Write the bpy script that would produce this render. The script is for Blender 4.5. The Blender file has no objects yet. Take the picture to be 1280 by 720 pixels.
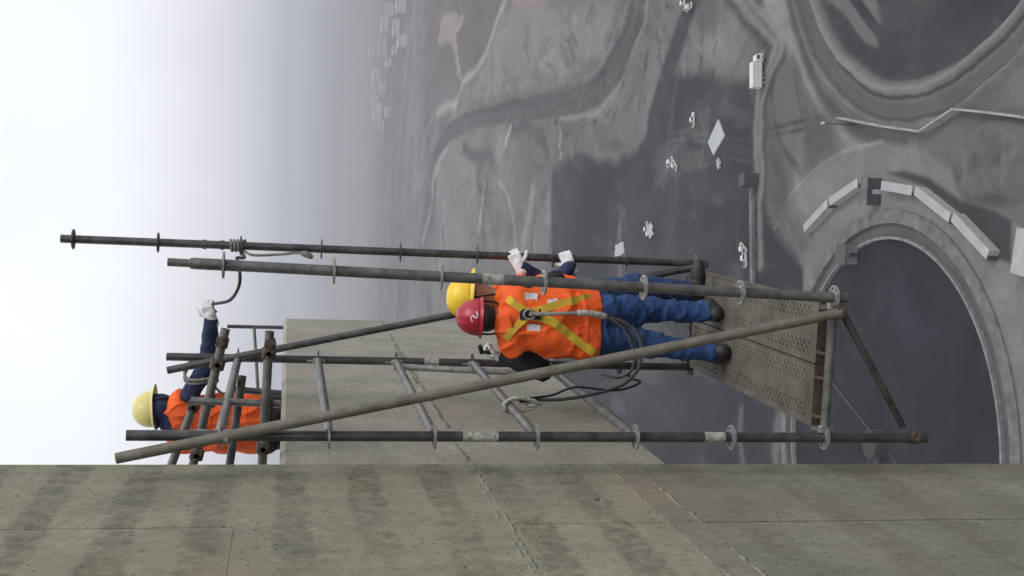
import bpy, bmesh, math, random
import numpy as np
from mathutils import Vector, Matrix
random.seed(7); rng = np.random.default_rng(7)
S = bpy.context.scene
COL = S.collection
R_ = math.radians

# ------------------------------------------------------------------ camera
# world: X points away from the tower wall, Y runs along the wall, Z is up; yard at Z = 0
H = 130.0                      # eye height above the yard
FPX, PITCH, ROLL, YAW = 1483.0, 0.1894, -0.0277, 0.0916
cy, sy = math.cos(YAW), math.sin(YAW)
CAM = np.array([1.237, -5.553, H])
FW = np.array([-sy*math.cos(PITCH), cy*math.cos(PITCH), -math.sin(PITCH)])
DN = np.array([sy*math.sin(PITCH), -cy*math.sin(PITCH), -math.cos(PITCH)])
RT = np.array([cy, sy, 0.0])
R2 = math.cos(ROLL)*RT + math.sin(ROLL)*DN
D2 = -math.sin(ROLL)*RT + math.cos(ROLL)*DN
cd = bpy.data.cameras.new('camera'); cam = bpy.data.objects.new('camera', cd); COL.objects.link(cam)
cd.sensor_width = 36.0; cd.lens = FPX/1280*36.0; cd.clip_start = 0.05; cd.clip_end = 60000
# the photographer held the camera on its side: image right is towards the ground
M = Matrix(((D2[0], R2[0], -FW[0], CAM[0]), (D2[1], R2[1], -FW[1], CAM[1]), (D2[2], R2[2], -FW[2], CAM[2]), (0, 0, 0, 1)))
cam.matrix_world = M
S.camera = cam

# ------------------------------------------------------------------ sky, sun, exposure
SUN_EL, SUN_AZ = 52.0, -30.0           # azimuth measured from +X towards +Y of the place
w = bpy.data.worlds.new('World'); S.world = w; w.use_nodes = True
nt = w.node_tree; nt.nodes.clear()
def wn(t, **k):
    n = nt.nodes.new(t)
    for a, b in k.items(): setattr(n, a, b)
    return n
sky = wn('ShaderNodeTexSky', sky_type='NISHITA', sun_disc=False)
sky.sun_elevation = R_(SUN_EL); sky.sun_rotation = R_(90-SUN_AZ); sky.altitude = 600
sky.air_density = 1.6; sky.dust_density = 6.0; sky.ozone_density = 1.0
hs = wn('ShaderNodeHueSaturation'); hs.inputs['Saturation'].default_value = 0.16
nt.links.new(sky.outputs[0], hs.inputs['Color'])
# overcast layer: even cloud, brighter towards the zenith all the way round
tc = wn('ShaderNodeTexCoord'); sp = wn('ShaderNodeSeparateXYZ'); nt.links.new(tc.outputs['Generated'], sp.inputs[0])
rp = wn('ShaderNodeValToRGB'); nt.links.new(sp.outputs['Z'], rp.inputs[0])
e = rp.color_ramp.elements; e[0].position = 0.0; e[0].color = (6.0, 6.1, 6.5, 1); e[1].position = 0.14; e[1].color = (8.5, 8.72, 9.25, 1)
cn = wn('ShaderNodeTexNoise'); cn.inputs['Scale'].default_value = 4.5; cn.inputs['Detail'].default_value = 4
nt.links.new(tc.outputs['Generated'], cn.inputs['Vector'])
cm = wn('ShaderNodeMapRange'); cm.inputs[1].default_value = .3; cm.inputs[2].default_value = .7; cm.inputs[3].default_value = .92; cm.inputs[4].default_value = 1.06
nt.links.new(cn.outputs['Fac'], cm.inputs[0])
mu = wn('ShaderNodeVectorMath', operation='SCALE'); nt.links.new(rp.outputs[0], mu.inputs[0]); nt.links.new(cm.outputs[0], mu.inputs['Scale'])
mx = wn('ShaderNodeMixRGB'); mx.inputs[0].default_value = 0.72
nt.links.new(hs.outputs[0], mx.inputs[1]); nt.links.new(mu.outputs[0], mx.inputs[2])
bg = wn('ShaderNodeBackground'); bg.inputs['Strength'].default_value = 0.10
nt.links.new(mx.outputs[0], bg.inputs['Color'])
nt.links.new(bg.outputs[0], wn('ShaderNodeOutputWorld').inputs['Surface'])
sl = bpy.data.lights.new('sun', 'SUN'); sl.energy = 0.9; sl.angle = R_(25); sl.color = (1.0, 0.965, 0.92)
so = bpy.data.objects.new('sun', sl); COL.objects.link(so)
sd = Vector((math.cos(R_(SUN_EL))*math.cos(R_(SUN_AZ)), math.cos(R_(SUN_EL))*math.sin(R_(SUN_AZ)), math.sin(R_(SUN_EL))))
so.rotation_euler = (-sd).to_track_quat('-Z', 'Y').to_euler(); so.location = (0, 0, H+60)
S.view_settings.view_transform = 'Standard'; S.view_settings.look = 'None'
S.view_settings.gamma = 1.0; S.view_settings.use_curve_mapping = False
S.view_settings.exposure = 0.5
S.render.engine = 'CYCLES'
S.cycles.volume_bounces = 2; S.cycles.max_bounces = 8

# survey helpers: where a line of sight meets an upright plane or the yard
def ray(ox, oy): return FW + (ox-640)/FPX*D2 + (360-oy)/FPX*R2
def PY(ox, oy, y): d = ray(ox, oy); return CAM + d*(y-CAM[1])/d[1]
def PX(ox, oy, x): d = ray(ox, oy); return CAM + d*(x-CAM[0])/d[0]
def PZ(ox, oy, z=0.0): d = ray(ox, oy); return CAM + d*(z-CAM[2])/d[2]

# ------------------------------------------------------------------ materials
def mat(name, col, rough=.7, metal=0.0, var=.25, scale=8.0, bump=.0, bscale=40.0, col2=None, detail=5, spec=.5):
    m = bpy.data.materials.new(name); m.use_nodes = True; t = m.node_tree; b = t.nodes['Principled BSDF']
    b.inputs['Roughness'].default_value = rough; b.inputs['Metallic'].default_value = metal
    b.inputs['Specular IOR Level'].default_value = spec
    c = t.nodes.new('ShaderNodeTexCoord'); n = t.nodes.new('ShaderNodeTexNoise')
    n.inputs['Scale'].default_value = scale; n.inputs['Detail'].default_value = detail; n.inputs['Roughness'].default_value = .65
    t.links.new(c.outputs['Object'], n.inputs['Vector'])
    r = t.nodes.new('ShaderNodeValToRGB'); r.color_ramp.elements[0].position = .32; r.color_ramp.elements[1].position = .68
    a = col2 if col2 else tuple(x*(1-var) for x in col); bb = col if col2 else tuple(min(1, x*(1+var)) for x in col)
    r.color_ramp.elements[0].color = (*a, 1); r.color_ramp.elements[1].color = (*bb, 1)
    t.links.new(n.outputs['Fac'], r.inputs[0]); t.links.new(r.outputs[0], b.inputs['Base Color'])
    if bump:
        n2 = t.nodes.new('ShaderNodeTexNoise'); n2.inputs['Scale'].default_value = bscale; n2.inputs['Detail'].default_value = 4
        t.links.new(c.outputs['Object'], n2.inputs['Vector'])
        bp = t.nodes.new('ShaderNodeBump'); bp.inputs['Strength'].default_value = bump; bp.inputs['Distance'].default_value = .01
        t.links.new(n2.outputs['Fac'], bp.inputs['Height']); t.links.new(bp.outputs[0], b.inputs['Normal'])
    return m

def concrete_mat(name, base, stain, band=True, pitch_=.336, low=False):
    m = bpy.data.materials.new(name); m.use_nodes = True; t = m.node_tree; L = t.links; b = t.nodes['Principled BSDF']
    N = t.nodes.new
    b.inputs['Roughness'].default_value = .9; b.inputs['Specular IOR Level'].default_value = .25
    g = N('ShaderNodeNewGeometry'); s_ = N('ShaderNodeSeparateXYZ'); L.new(g.outputs['Position'], s_.inputs[0])
    def noise(sc, det=5, ro=.6, mapping=None):
        n = N('ShaderNodeTexNoise'); n.inputs['Scale'].default_value = sc; n.inputs['Detail'].default_value = det; n.inputs['Roughness'].default_value = ro
        if mapping:
            mp = N('ShaderNodeMapping'); mp.inputs['Scale'].default_value = mapping; L.new(g.outputs['Position'], mp.inputs[0]); L.new(mp.outputs[0], n.inputs['Vector'])
        else: L.new(g.outputs['Position'], n.inputs['Vector'])
        return n.outputs['Fac']
    def ramp(x, p0, p1, c0, c1):
        r = N('ShaderNodeValToRGB'); q = r.color_ramp.elements; q[0].position = p0; q[1].position = p1; q[0].color = (*c0, 1); q[1].color = (*c1, 1); L.new(x, r.inputs[0]); return r.outputs[0]
    def mixm(fac, a, c2, typ='MIX'):
        x = N('ShaderNodeMixRGB'); x.blend_type = typ
        if isinstance(fac, float): x.inputs[0].default_value = fac
        else: L.new(fac, x.inputs[0])
        for k, v in ((1, a), (2, c2)):
            if isinstance(v, tuple): x.inputs[k].default_value = (*v, 1)
            else: L.new(v, x.inputs[k])
        return x.outputs[0]
    def math_(op, a, c2=None, cl=False):
        x = N('ShaderNodeMath'); x.operation = op; x.use_clamp = cl
        for k, v in ((0, a), (1, c2)):
            if v is None: continue
            if isinstance(v, (int, float)): x.inputs[k].default_value = v
            else: L.new(v, x.inputs[k])
        return x.outputs[0]
    col = ramp(noise(2.3), .3, .7, tuple(x*.82 for x in base), tuple(x*1.16 for x in base))
    col = mixm(.5, col, ramp(noise(22, 6, .7), .3, .72, (.33, .33, .31), (.68, .68, .67)), 'OVERLAY')
    # broad pinkish and greenish casts
    col = mixm(math_('MULTIPLY', math_('SUBTRACT', noise(.9, 2), .45, True), 1.6, True), col, tuple(v*f for v, f in zip(base, (1.08, .94, .84))))
    if band:
        # form-release stains: soft slanted bars every 0.37 m of height, broken up and shifted by noise
        wob = math_('MULTIPLY', noise(2.2, 4, .7), .16)
        zz = math_('MULTIPLY', math_('ADD', math_('ADD', s_.outputs['Z'], wob), -(H+.28+.08-.084)), 2*math.pi/pitch_)
        sn = math_('MULTIPLY', math_('SUBTRACT', math_('SINE', zz), -.05), 2.0, True)
        hi_ = .55 if low else 1.0     # the bars are stronger in the upper lifts
        msk = math_('MULTIPLY', math_('MULTIPLY', sn, hi_), math_('MULTIPLY', math_('SUBTRACT', noise(1.7, 6, .75), .33, True), 5.5, True), True)
        edge = math_('MULTIPLY', math_('SUBTRACT', noise(14, 5, .7), .33, True), 3.4, True)
        col = mixm(math_('MULTIPLY', math_('MULTIPLY', msk, edge), .85), col, stain)
    # long run-off streaks
    st = math_('MULTIPLY', math_('SUBTRACT', noise(1.0, 4, .6, (0.2, 6.0, .35)), .53, True), 3.2, True)
    col = mixm(math_('MULTIPLY', st, .35), col, tuple(x*.55 for x in base))
    # laitance, pale
    pl = math_('MULTIPLY', math_('SUBTRACT', noise(5.5, 6, .75), .56, True), 5.0, True)
    col = mixm(math_('MULTIPLY', pl, .45), col, tuple(min(1, x*1.5) for x in base))
    dk = math_('MULTIPLY', math_('SUBTRACT', noise(3.4, 7, .8), .55, True), 6.0, True)
    col = mixm(math_('MULTIPLY', dk, .45), col, tuple(x*.55 for x in base))
    # bug holes
    v = N('ShaderNodeTexVoronoi'); v.inputs['Scale'].default_value = 21; v.inputs['Randomness'].default_value = 1; L.new(g.outputs['Position'], v.inputs['Vector'])
    hole = math_('MULTIPLY', math_('LESS_THAN', v.outputs['Distance'], .17), math_('GREATER_THAN', noise(3.2, 5, .8), .47))
    v2 = N('ShaderNodeTexVoronoi'); v2.inputs['Scale'].default_value = 55; L.new(g.outputs['Position'], v2.inputs['Vector'])
    hole2 = math_('MULTIPLY', math_('LESS_THAN', v2.outputs['Distance'], .2), math_('GREATER_THAN', noise(6, 5, .8), .49))
    hh = math_('MAXIMUM', hole, hole2)
    col = mixm(math_('MULTIPLY', hh, .75), col, tuple(x*.36 for x in base))
    L.new(col, b.inputs['Base Color'])
    hgt = math_('ADD', math_('MULTIPLY', noise(30, 6, .7), .5), math_('MULTIPLY', hh, -1.0))
    bp = N('ShaderNodeBump'); bp.inputs['Strength'].default_value = .55; bp.inputs['Distance'].default_value = .006
    L.new(hgt, bp.inputs['Height']); L.new(bp.outputs[0], b.inputs['Normal'])
    return m

MT = {}
MT['concrete'] = concrete_mat('concrete', (.246, .238, .178), (.118, .112, .080))
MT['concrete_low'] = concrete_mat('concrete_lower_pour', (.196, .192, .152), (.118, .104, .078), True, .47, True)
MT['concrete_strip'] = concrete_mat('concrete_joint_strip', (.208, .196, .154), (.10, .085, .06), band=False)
MT['concrete2'] = concrete_mat('concrete_parapet', (.292, .282, .244), (.150, .142, .112), band=False)
MT['grout'] = concrete_mat('grout', (.225, .222, .176), (.2, .18, .14), band=False)
MT['tube'] = mat('weathered_tube', (.215, .214, .208), .38, .5, scale=11, col2=(.092, .091, .090), bump=.25, bscale=60)
MT['tube_dark'] = mat('dark_tube', (.125, .124, .126), .36, .55, scale=10, col2=(.048, .046, .048), bump=.2, bscale=60)
MT['tube_olive'] = mat('dusty_brace', (.215, .200, .160), .6, .25, scale=9, col2=(.115, .106, .086), bump=.25, bscale=60)
MT['galv'] = mat('galvanised', (.42, .42, .41), .45, .5, scale=20, col2=(.20, .20, .19), bump=.2)
MT['rust'] = mat('rusty_steel', (.115, .085, .064), .75, .2, scale=25, col2=(.045, .036, .032), bump=.4)
MT['deck'] = mat('dusty_deck', (.205, .186, .152), .6, .3, scale=4.5, col2=(.092, .083, .070), bump=.3, bscale=50)
MT['decal'] = mat('pale_decal', (.52, .50, .44), .6, scale=60, col2=(.12, .12, .11))
MT['orange'] = mat('orange_vest', (.88, .130, .010), .75, scale=9, col2=(.66, .068, .007), bump=.5, bscale=22)
MT['yellow'] = mat('yellow_web', (.70, .46, .035), .8, scale=12, col2=(.42, .27, .03), bump=.3, bscale=200)
MT['white'] = mat('white_cloth', (.78, .78, .78), .8, scale=18, col2=(.50, .50, .52), bump=.4, bscale=60)
MT['navy'] = mat('navy_cloth', (.020, .036, .100), .85, scale=10, col2=(.010, .018, .052), bump=.5, bscale=26)
MT['black'] = mat('black_cloth', (.014, .014, .018), .85, scale=10, col2=(.006, .006, .008), bump=.5, bscale=26)
MT['blue'] = mat('blue_trousers', (.017, .058, .180), .85, scale=5, col2=(.009, .030, .095), bump=.5, bscale=20)
MT['blue_dk'] = mat('dark_blue_trousers', (.016, .045, .130), .85, scale=5, col2=(.010, .028, .080), bump=.5, bscale=20)
MT['boot'] = mat('boot_leather', (.022, .020, .020), .6, scale=20, col2=(.010, .010, .010), bump=.3)
MT['skin'] = mat('skin', (.36, .19, .12), .55, scale=20, var=.12)
MT['hair'] = mat('hair', (.012, .010, .010), .6, var=.3)
MT['red'] = mat('red_helmet', (.36, .013, .030), .38, scale=6, var=.14)
MT['hyellow'] = mat('yellow_helmet', (.78, .53, .03), .38, scale=6, var=.12)
MT['hpale'] = mat('pale_yellow_helmet', (.66, .58, .22), .4, scale=6, var=.12)
MT['rope'] = mat('dirty_rope', (.30, .29, .27), .9, scale=50, col2=(.14, .13, .12), bump=.6, bscale=300)
MT['rope_dk'] = mat('dark_lanyard', (.065, .062, .060), .85, scale=40, col2=(.026, .025, .025), bump=.6, bscale=300)
MT['paint_w'] = mat('white_paint', (.55, .55, .54), .45, scale=.6, var=.1)
MT['pale_wall'] = mat('pale_cabin', (.29, .29, .285), .85, scale=.35, var=.12)
MT['roofw'] = mat('pale_roof', (.30, .30, .30), .85, scale=.3, var=.12)
MT['rubber'] = mat('tyre_rubber', (.02, .02, .02), .9, var=.2)
MT['glass'] = mat('dark_glass', (.02, .024, .03), .12, var=.1)
MT['cab'] = mat('cab_grey', (.30, .31, .32), .5, scale=1, var=.1)
MT['rim'] = mat('tank_rim', (.100, .097, .096), .9, scale=.35, var=.45, detail=8)
MT['weir'] = mat('worn_weir', (.150, .146, .142), .9, scale=.5, var=.45, detail=8)
MT['rim2'] = mat('tank_launder', (.060, .058, .060), .9, scale=.2, var=.3)
MT['slurry'] = mat('dark_slurry', (.016, .016, .020), .8, scale=.05, var=.5, bump=.15, bscale=.8, spec=.05)
MT['walkway'] = mat('walkway_steel', (.035, .035, .038), .6, .2, scale=.4, var=.3)
MT['block'] = mat('far_render', (.42, .415, .41), .85, scale=.05, var=.15)
MT['block_roof'] = mat('far_roof', (.37, .365, .36), .8, scale=.05, var=.15)
MT['dirtwall'] = mat('pale_block_wall', (.27, .265, .255), .9, scale=.2, var=.2)
MT['sheet'] = mat('pale_slab', (.34, .35, .345), .8, scale=.25, var=.12)

# ------------------------------------------------------------------ mesh helpers
def V(*a): return Vector(a)
def link(name, me, parent=None, m=None, smooth=False):
    o = bpy.data.objects.new(name, me); COL.objects.link(o)
    if m is not None:
        me.materials.clear(); me.materials.append(MT[m] if isinstance(m, str) else m)
    if parent is not None: o.parent = parent; o.matrix_parent_inverse = Matrix.Identity(4)
    if smooth:
        for pl in me.polygons: pl.use_smooth = True
    return o
def bmobj(name, bm, m, parent=None, smooth=False):
    bmesh.ops.recalc_face_normals(bm, faces=bm.faces[:])
    me = bpy.data.meshes.new(name); bm.to_mesh(me); bm.free()
    return link(name, me, parent, m, smooth)
def tag(o, label, cat, group=None):
    o['label'] = label; o['category'] = cat
    if group: o['group'] = group
    return o
def thing(name, label, cat, loc=(0, 0, 0), group=None, rz=0):
    o = bpy.data.objects.new(name, None); COL.objects.link(o); o.location = loc; o.rotation_euler = (0, 0, rz); o.empty_display_size = .1
    return tag(o, label, cat, group)
def box(bm, lo, hi, bev=0.0):
    g = bmesh.ops.create_cube(bm, size=1.0)
    lo, hi = Vector(lo), Vector(hi); c = (lo+hi)/2; s = hi-lo
    for v in g['verts']: v.co = Vector((v.co.x*s.x, v.co.y*s.y, v.co.z*s.z))+c
    if bev:
        es = list({e for v in g['verts'] for e in v.link_edges})
        bmesh.ops.bevel(bm, geom=es, offset=bev, segments=2, affect='EDGES', profile=.6)
def frame(d):
    d = Vector(d).normalized(); a = Vector((0, 0, 1)) if abs(d.z) < .9 else Vector((1, 0, 0))
    u = d.cross(a).normalized(); return u, d.cross(u).normalized()
def tube(bm, pts, r, seg=12, cap=True, hollow=0.0):
    """sweep a round section along a polyline; r may be a list"""
    pts = [Vector(p) for p in pts]; n = len(pts); rs = r if isinstance(r, (list, tuple)) else [r]*n
    rings = []; u = None
    for i, p in enumerate(pts):
        d = (pts[min(i+1, n-1)]-pts[max(i-1, 0)]).normalized()
        if u is None: u, v = frame(d)
        else:
            u = (u-d*u.dot(d)).normalized(); v = d.cross(u)
        rings.append([bm.verts.new(p+(u*math.cos(2*math.pi*k/seg)+v*math.sin(2*math.pi*k/seg))*rs[i]) for k in range(seg)])
    for a, b in zip(rings, rings[1:]):
        for k in range(seg): bm.faces.new((a[k], a[(k+1) % seg], b[(k+1) % seg], b[k]))
    if cap:
        for ring, end, sgn in ((rings[0], pts[0], 1), (rings[-1], pts[-1], -1)):
            if hollow:
                other = pts[1] if sgn == 1 else pts[-2]; d = (other-end).normalized()
                inn = [bm.verts.new(end+(v.co-end)*(1-hollow)) for v in ring]; deep = [bm.verts.new(v.co+d*.08) for v in inn]
                for k in range(seg):
                    bm.faces.new((ring[k], ring[(k+1) % seg], inn[(k+1) % seg], inn[k])); bm.faces.new((inn[k], inn[(k+1) % seg], deep[(k+1) % seg], deep[k]))
                bm.faces.new(deep)
            else: bm.faces.new(ring)
def spline(pts, n=8):
    pts = [np.array(p, float) for p in pts]; P = [2*pts[0]-pts[1]]+pts+[2*pts[-1]-pts[-2]]; out = []
    for i in range(1, len(P)-2):
        for k in range(n):
            t = k/n; a, b, c, d = P[i-1:i+3]
            out.append(.5*((2*b)+(-a+c)*t+(2*a-5*b+4*c-d)*t*t+(-a+3*b-3*c+d)*t**3))
    out.append(pts[-1]); return out
def tubeobj(name, pts, r, m, parent=None, seg=12, hollow=.0):
    bm = bmesh.new(); tube(bm, pts, r, seg, True, hollow); return bmobj(name, bm, m, parent, smooth_by(seg))
def smooth_by(seg): return True
def shade(o, ang=40):
    for pl in o.data.polygons: pl.use_smooth = True
    try: o.data.set_sharp_from_angle(angle=R_(ang))
    except Exception: pass
    return o

# ------------------------------------------------------------------ numpy noise
def vnoise(x, y, seed=0):
    xi, yi = np.floor(x).astype(np.int64), np.floor(y).astype(np.int64); fx, fy = x-xi, y-yi
    fx = fx*fx*(3-2*fx); fy = fy*fy*(3-2*fy)
    def h(a, b):
        n = (a*374761393+b*668265263+seed*1442695041) & 0x7fffffff; n = ((n ^ (n >> 13))*1274126177) & 0x7fffffff
        return ((n ^ (n >> 16)) & 0xffff)/65535.0
    return (h(xi, yi)*(1-fx)+h(xi+1, yi)*fx)*(1-fy)+(h(xi, yi+1)*(1-fx)+h(xi+1, yi+1)*fx)*fy
def fbm(x, y, o=4, seed=0):
    s = 0; a = .5
    for k in range(o): s = s+a*vnoise(x*2**k+k*17.3, y*2**k-k*9.1, seed+k); a *= .5
    return s/(1-.5**o)

# ------------------------------------------------------------------ ground (one sheet to the horizon)
def G(*pts): return np.array([PZ(x, y)[:2] for x, y in pts])
az0 = math.atan2(-sy, cy)
azs = np.unique(np.concatenate([np.arange(-180, -16, 4.0), np.arange(-16, 16, .065), np.arange(16, 181, 4.0)]))
azs = azs[azs < 179.9]
deps = np.concatenate([np.arange(88, 40, -4.0), np.arange(40, 3.2, -.075), np.arange(3.2, .6, -.1), [.45]])
rad = H/np.tan(np.radians(deps))
AZ, RD = np.meshgrid(np.radians(azs)+(-az0), rad, indexing='ij')
GX = CAM[0]+RD*np.sin(-AZ+0*AZ)*1.0; GY = CAM[1]+RD*np.cos(AZ)
shp = GX.shape; gx, gy = GX.ravel(), GY.ravel()
wx = gx+ (fbm(gx/30, gy/60, 4, 3)-.5)*14; wy = gy+(fbm(gx/22, gy/60, 4, 9)-.5)*14     # ragged outlines
def seg_dist(px, py, a, b):
    d = b-a; t = np.clip(((px-a[0])*d[0]+(py-a[1])*d[1])/max(d@d, 1e-9), 0, 1)
    return np.hypot(px-a[0]-t*d[0], py-a[1]-t*d[1])
def line_dist(P, X=wx, Y=wy):
    P = np.asarray(P); return np.min([seg_dist(X, Y, P[i], P[i+1]) for i in range(len(P)-1)], axis=0)
def inside(P, X, Y):
    P = np.asarray(P); ins = np.zeros(X.shape, bool); j = len(P)-1
    for i in range(len(P)):
        c = ((P[i][1] > Y) != (P[j][1] > Y)) & (X < (P[j][0]-P[i][0])*(Y-P[i][1])/(P[j][1]-P[i][1]+1e-12)+P[i][0]); ins ^= c; j = i
    return ins
def poly_mask(P, soft, X=wx, Y=wy):
    P = np.asarray(P); d = line_dist(np.vstack([P, P[:1]]), X, Y); sd_ = np.where(inside(P, X, Y), d, -d)
    return np.clip(.5+sd_/(2*soft), 0, 1)
def road(P, width, soft=2.0, X=wx, Y=wy): return np.clip((width/2+soft-line_dist(spline(P, 6), X, Y))/(2*soft), 0, 1)
def ss(x): x = np.clip(x, 0, 1); return x*x*(3-2*x)
tone = .40+.40*(fbm(gx/160, gy/160, 4, 1)-.5)+.40*(fbm(gx/28, gy/28, 5, 2)-.5)
hgt = (fbm(gx/90, gy/90, 3, 5)-.5)*3.0*ss((RD.ravel()-150)/200)
brown = .25*fbm(gx/300, gy/300, 2, 11)
def blend(msk, val, k=1.0):
    global tone
    m = msk*k; tone = tone*(1-m)+val*m
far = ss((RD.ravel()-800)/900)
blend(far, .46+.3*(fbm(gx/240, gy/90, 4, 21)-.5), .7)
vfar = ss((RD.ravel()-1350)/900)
TC, PC = np.array([-53.0, 232.6]), np.array([89.9, 230.0])          # centres of the tank and the open pit
dT, dP = np.hypot(gx-TC[0], gy-TC[1]), np.hypot(gx-PC[0], gy-PC[1])
dP = dP+1.6*(fbm(gx/12, gy/12, 4, 58)-.5)+.5*(fbm(gx/3, gy/3, 3, 59)-.5)
angT = np.arctan2(gy-TC[1], gx-TC[0]); angP = np.arctan2(gy-PC[1], gx-PC[0])
# pale inner basin and fans beyond the yard
blend(poly_mask(G((640, 0), (775, 0), (750, 80), (720, 100), (640, 112), (585, 125), (610, 60)), 8), .62, .8)
blend(poly_mask(G((560, 150), (690, 150), (790, 95), (818, 20), (850, 0), (835, 100), (800, 190), (720, 190), (690, 210), (688, 330), (560, 330)), 10), .54, .55)
cx2 = gx+(fbm(gx/7, gy/16, 4, 131)-.5)*3.0; cy2 = gy+(fbm(gx/7, gy/16, 4, 137)-.5)*7.0     # finer raggedness
def ln(P, wd, val, k=.8, soft=1.2):
    r_ = road(G(*P), wd, soft, cx2, cy2); blend(r_, val, k); return r_
def pg(P, val, k=.8, soft=2.5):
    r_ = poly_mask(G(*P), soft, cx2, cy2); blend(r_, val, k); return r_
mid_z = ss((RD.ravel()-330)/120)
tone = tone-mid_z*.09*ss((fbm(gx/9, gy/22, 4, 98)-.56)*9)
# fans of wash below the haul road: pale banks, dark gullies
pg(((560, 172), (590, 170), (600, 240), (575, 330), (548, 330), (545, 215)), .56, .6, 8)
pg(((640, 165), (672, 172), (688, 200), (688, 300), (662, 235), (650, 190)), .34, .7, 5)
pg(((664, 236), (688, 215), (688, 330), (640, 330)), .50, .6, 4)
ln(((562, 166), (556, 182), (544, 197), (536, 226), (530, 262)), 7.6, .20, .92, 2.5); ln(((568, 160), (558, 186), (549, 200), (541, 230), (538, 262), (528, 300)), 6.8, .74, .92, 2.5)
ln(((580, 184), (590, 194), (604, 196), (612, 192), (614, 203)), 8.5, .20, .92, 3); pg(((622, 172), (632, 168), (630, 190), (626, 206), (618, 196)), .64, .8, 2)
ln(((638, 160), (634, 172), (632, 180)), 3.7, .92, .92, .8); ln(((640, 162), (656, 158), (670, 166), (680, 180), (684, 196)), 7.6, .20, .92, 2.5)
ln(((600, 200), (598, 230), (606, 240)), 6.8, .22, .92, 2); ln(((606, 232), (604, 252), (599, 290)), 5.1, .84, .92, 1.5); ln(((610, 220), (607, 260), (603, 330)), 5.1, .22, .92, 2)
ln(((624, 225), (633, 243), (640, 275), (645, 330)), 3.1, .76, .92, 1.0); ln(((617, 225), (618, 260)), 2.7, .62, .92, 1.0); ln(((555, 255), (553, 290), (550, 330)), 6.0, .66, .92, 2); ln(((553, 275), (556, 330)), 5.1, .24, .92, 1.5)
ln(((664, 236), (660, 265), (652, 305), (648, 330)), 8.5, .66, .92, 2); ln(((668, 262), (662, 300), (660, 330)), 4.4, .22, .92, 1.5); pg(((676, 246), (688, 240), (688, 284), (680, 280)), .60, .8, 1.5); pg(((672, 238), (684, 230), (684, 250), (675, 256)), .26, .7, 1.5)
ln(((701, 160), (702, 182), (701, 201)), 3.1, .80, .92, .8); ln(((716, 182), (716, 205)), 2.0, .62, .92, .8)
for q_ in ((701, 204), (696, 153), (742, 152), (798, 68), (848, 66), (832, 7)): pg(((q_[0]-2, q_[1]-2), (q_[0]+2, q_[1]-2), (q_[0]+2, q_[1]+3), (q_[0]-2, q_[1]+3)), .04, .9, 1.0)
# haul road cut into the slope: inner bank shadow painted in, pale outer lip
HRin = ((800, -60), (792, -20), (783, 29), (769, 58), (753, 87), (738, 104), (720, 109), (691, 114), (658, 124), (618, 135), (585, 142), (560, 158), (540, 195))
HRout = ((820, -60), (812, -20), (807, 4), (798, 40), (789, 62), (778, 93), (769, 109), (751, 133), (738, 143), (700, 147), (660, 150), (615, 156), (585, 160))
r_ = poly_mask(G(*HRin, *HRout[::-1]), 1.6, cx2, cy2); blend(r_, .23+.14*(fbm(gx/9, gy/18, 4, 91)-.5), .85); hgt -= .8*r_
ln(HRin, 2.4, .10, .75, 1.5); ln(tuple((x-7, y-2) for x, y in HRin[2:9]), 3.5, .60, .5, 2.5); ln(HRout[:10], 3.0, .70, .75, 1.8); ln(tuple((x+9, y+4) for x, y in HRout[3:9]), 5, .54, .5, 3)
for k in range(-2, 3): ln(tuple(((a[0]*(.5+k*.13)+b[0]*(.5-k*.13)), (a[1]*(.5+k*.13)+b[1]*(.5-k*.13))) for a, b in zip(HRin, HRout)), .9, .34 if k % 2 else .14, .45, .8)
# small gullies on the basin floor
for P in (((700, 48), (706, 70), (714, 82)), ((712, 50), (718, 78)), ((655, 55), (662, 78)), ((742, 8), (733, 24)), ((716, 45), (722, 56)), ((818, 42), (826, 54))): ln(P, 2.2, .16, .7, 1.5)
pg(((640, 100), (668, 96), (672, 108), (650, 114)), .64, .6, 3); pg(((600, 118), (620, 104), (622, 118), (606, 128)), .62, .6, 3); ln(((628, 108), (640, 100), (646, 108)), 3, .26, .5, 2)
for P in (((796, 95), (790, 118), (776, 140)), ((790, 105), (784, 135)), ((812, 60), (800, 100), (786, 128))): ln(P, 1.6, .20, .6, 1.0)
# pale track and ragged pale bank, brownish ground beside it
PT = ((640, -40), (633, 0), (622, 22), (609, 60), (595, 87), (578, 104), (571, 127), (560, 133), (546, 140), (536, 160), (526, 200), (514, 262))
r_ = poly_mask(G((528, -20), (640, -20), (622, 22), (590, 90), (574, 100), (556, 115), (535, 90)), 8, cx2, cy2); brown += .40*r_; blend(r_, .40, .6)
ln(PT[:9], 6.5, .84, .85, 2.5); ln(PT[7:], 9, .62, .6, 5)
pg(((553, 18), (569, 14), (580, 27), (570, 42), (571, 67), (576, 98), (571, 98), (566, 64), (561, 51), (553, 56), (546, 56), (550, 38)), .74, .85, 2.5); ln(((574, -5), (578, 24), (570, 42), (571, 70), (576, 99)), 2.6, .95, .8, 1.2)
ln(((553, 44), (555, 52)), 2.2, .08, .8, 1.2); brown += .5*poly_mask(G((640, -10), (680, -10), (676, 12), (640, 10)), 3, cx2, cy2); pg(((640, -20), (684, -20), (676, 10), (642, 8)), .78, .7, 4)
for q in (505, 496, 515, 486): 
    P = G((q, -20), (q+3, 60), (q-4, 150), (q-10, 260)); blend(road(P, 30, 14), .66 if q % 2 else .3, .5)
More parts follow.
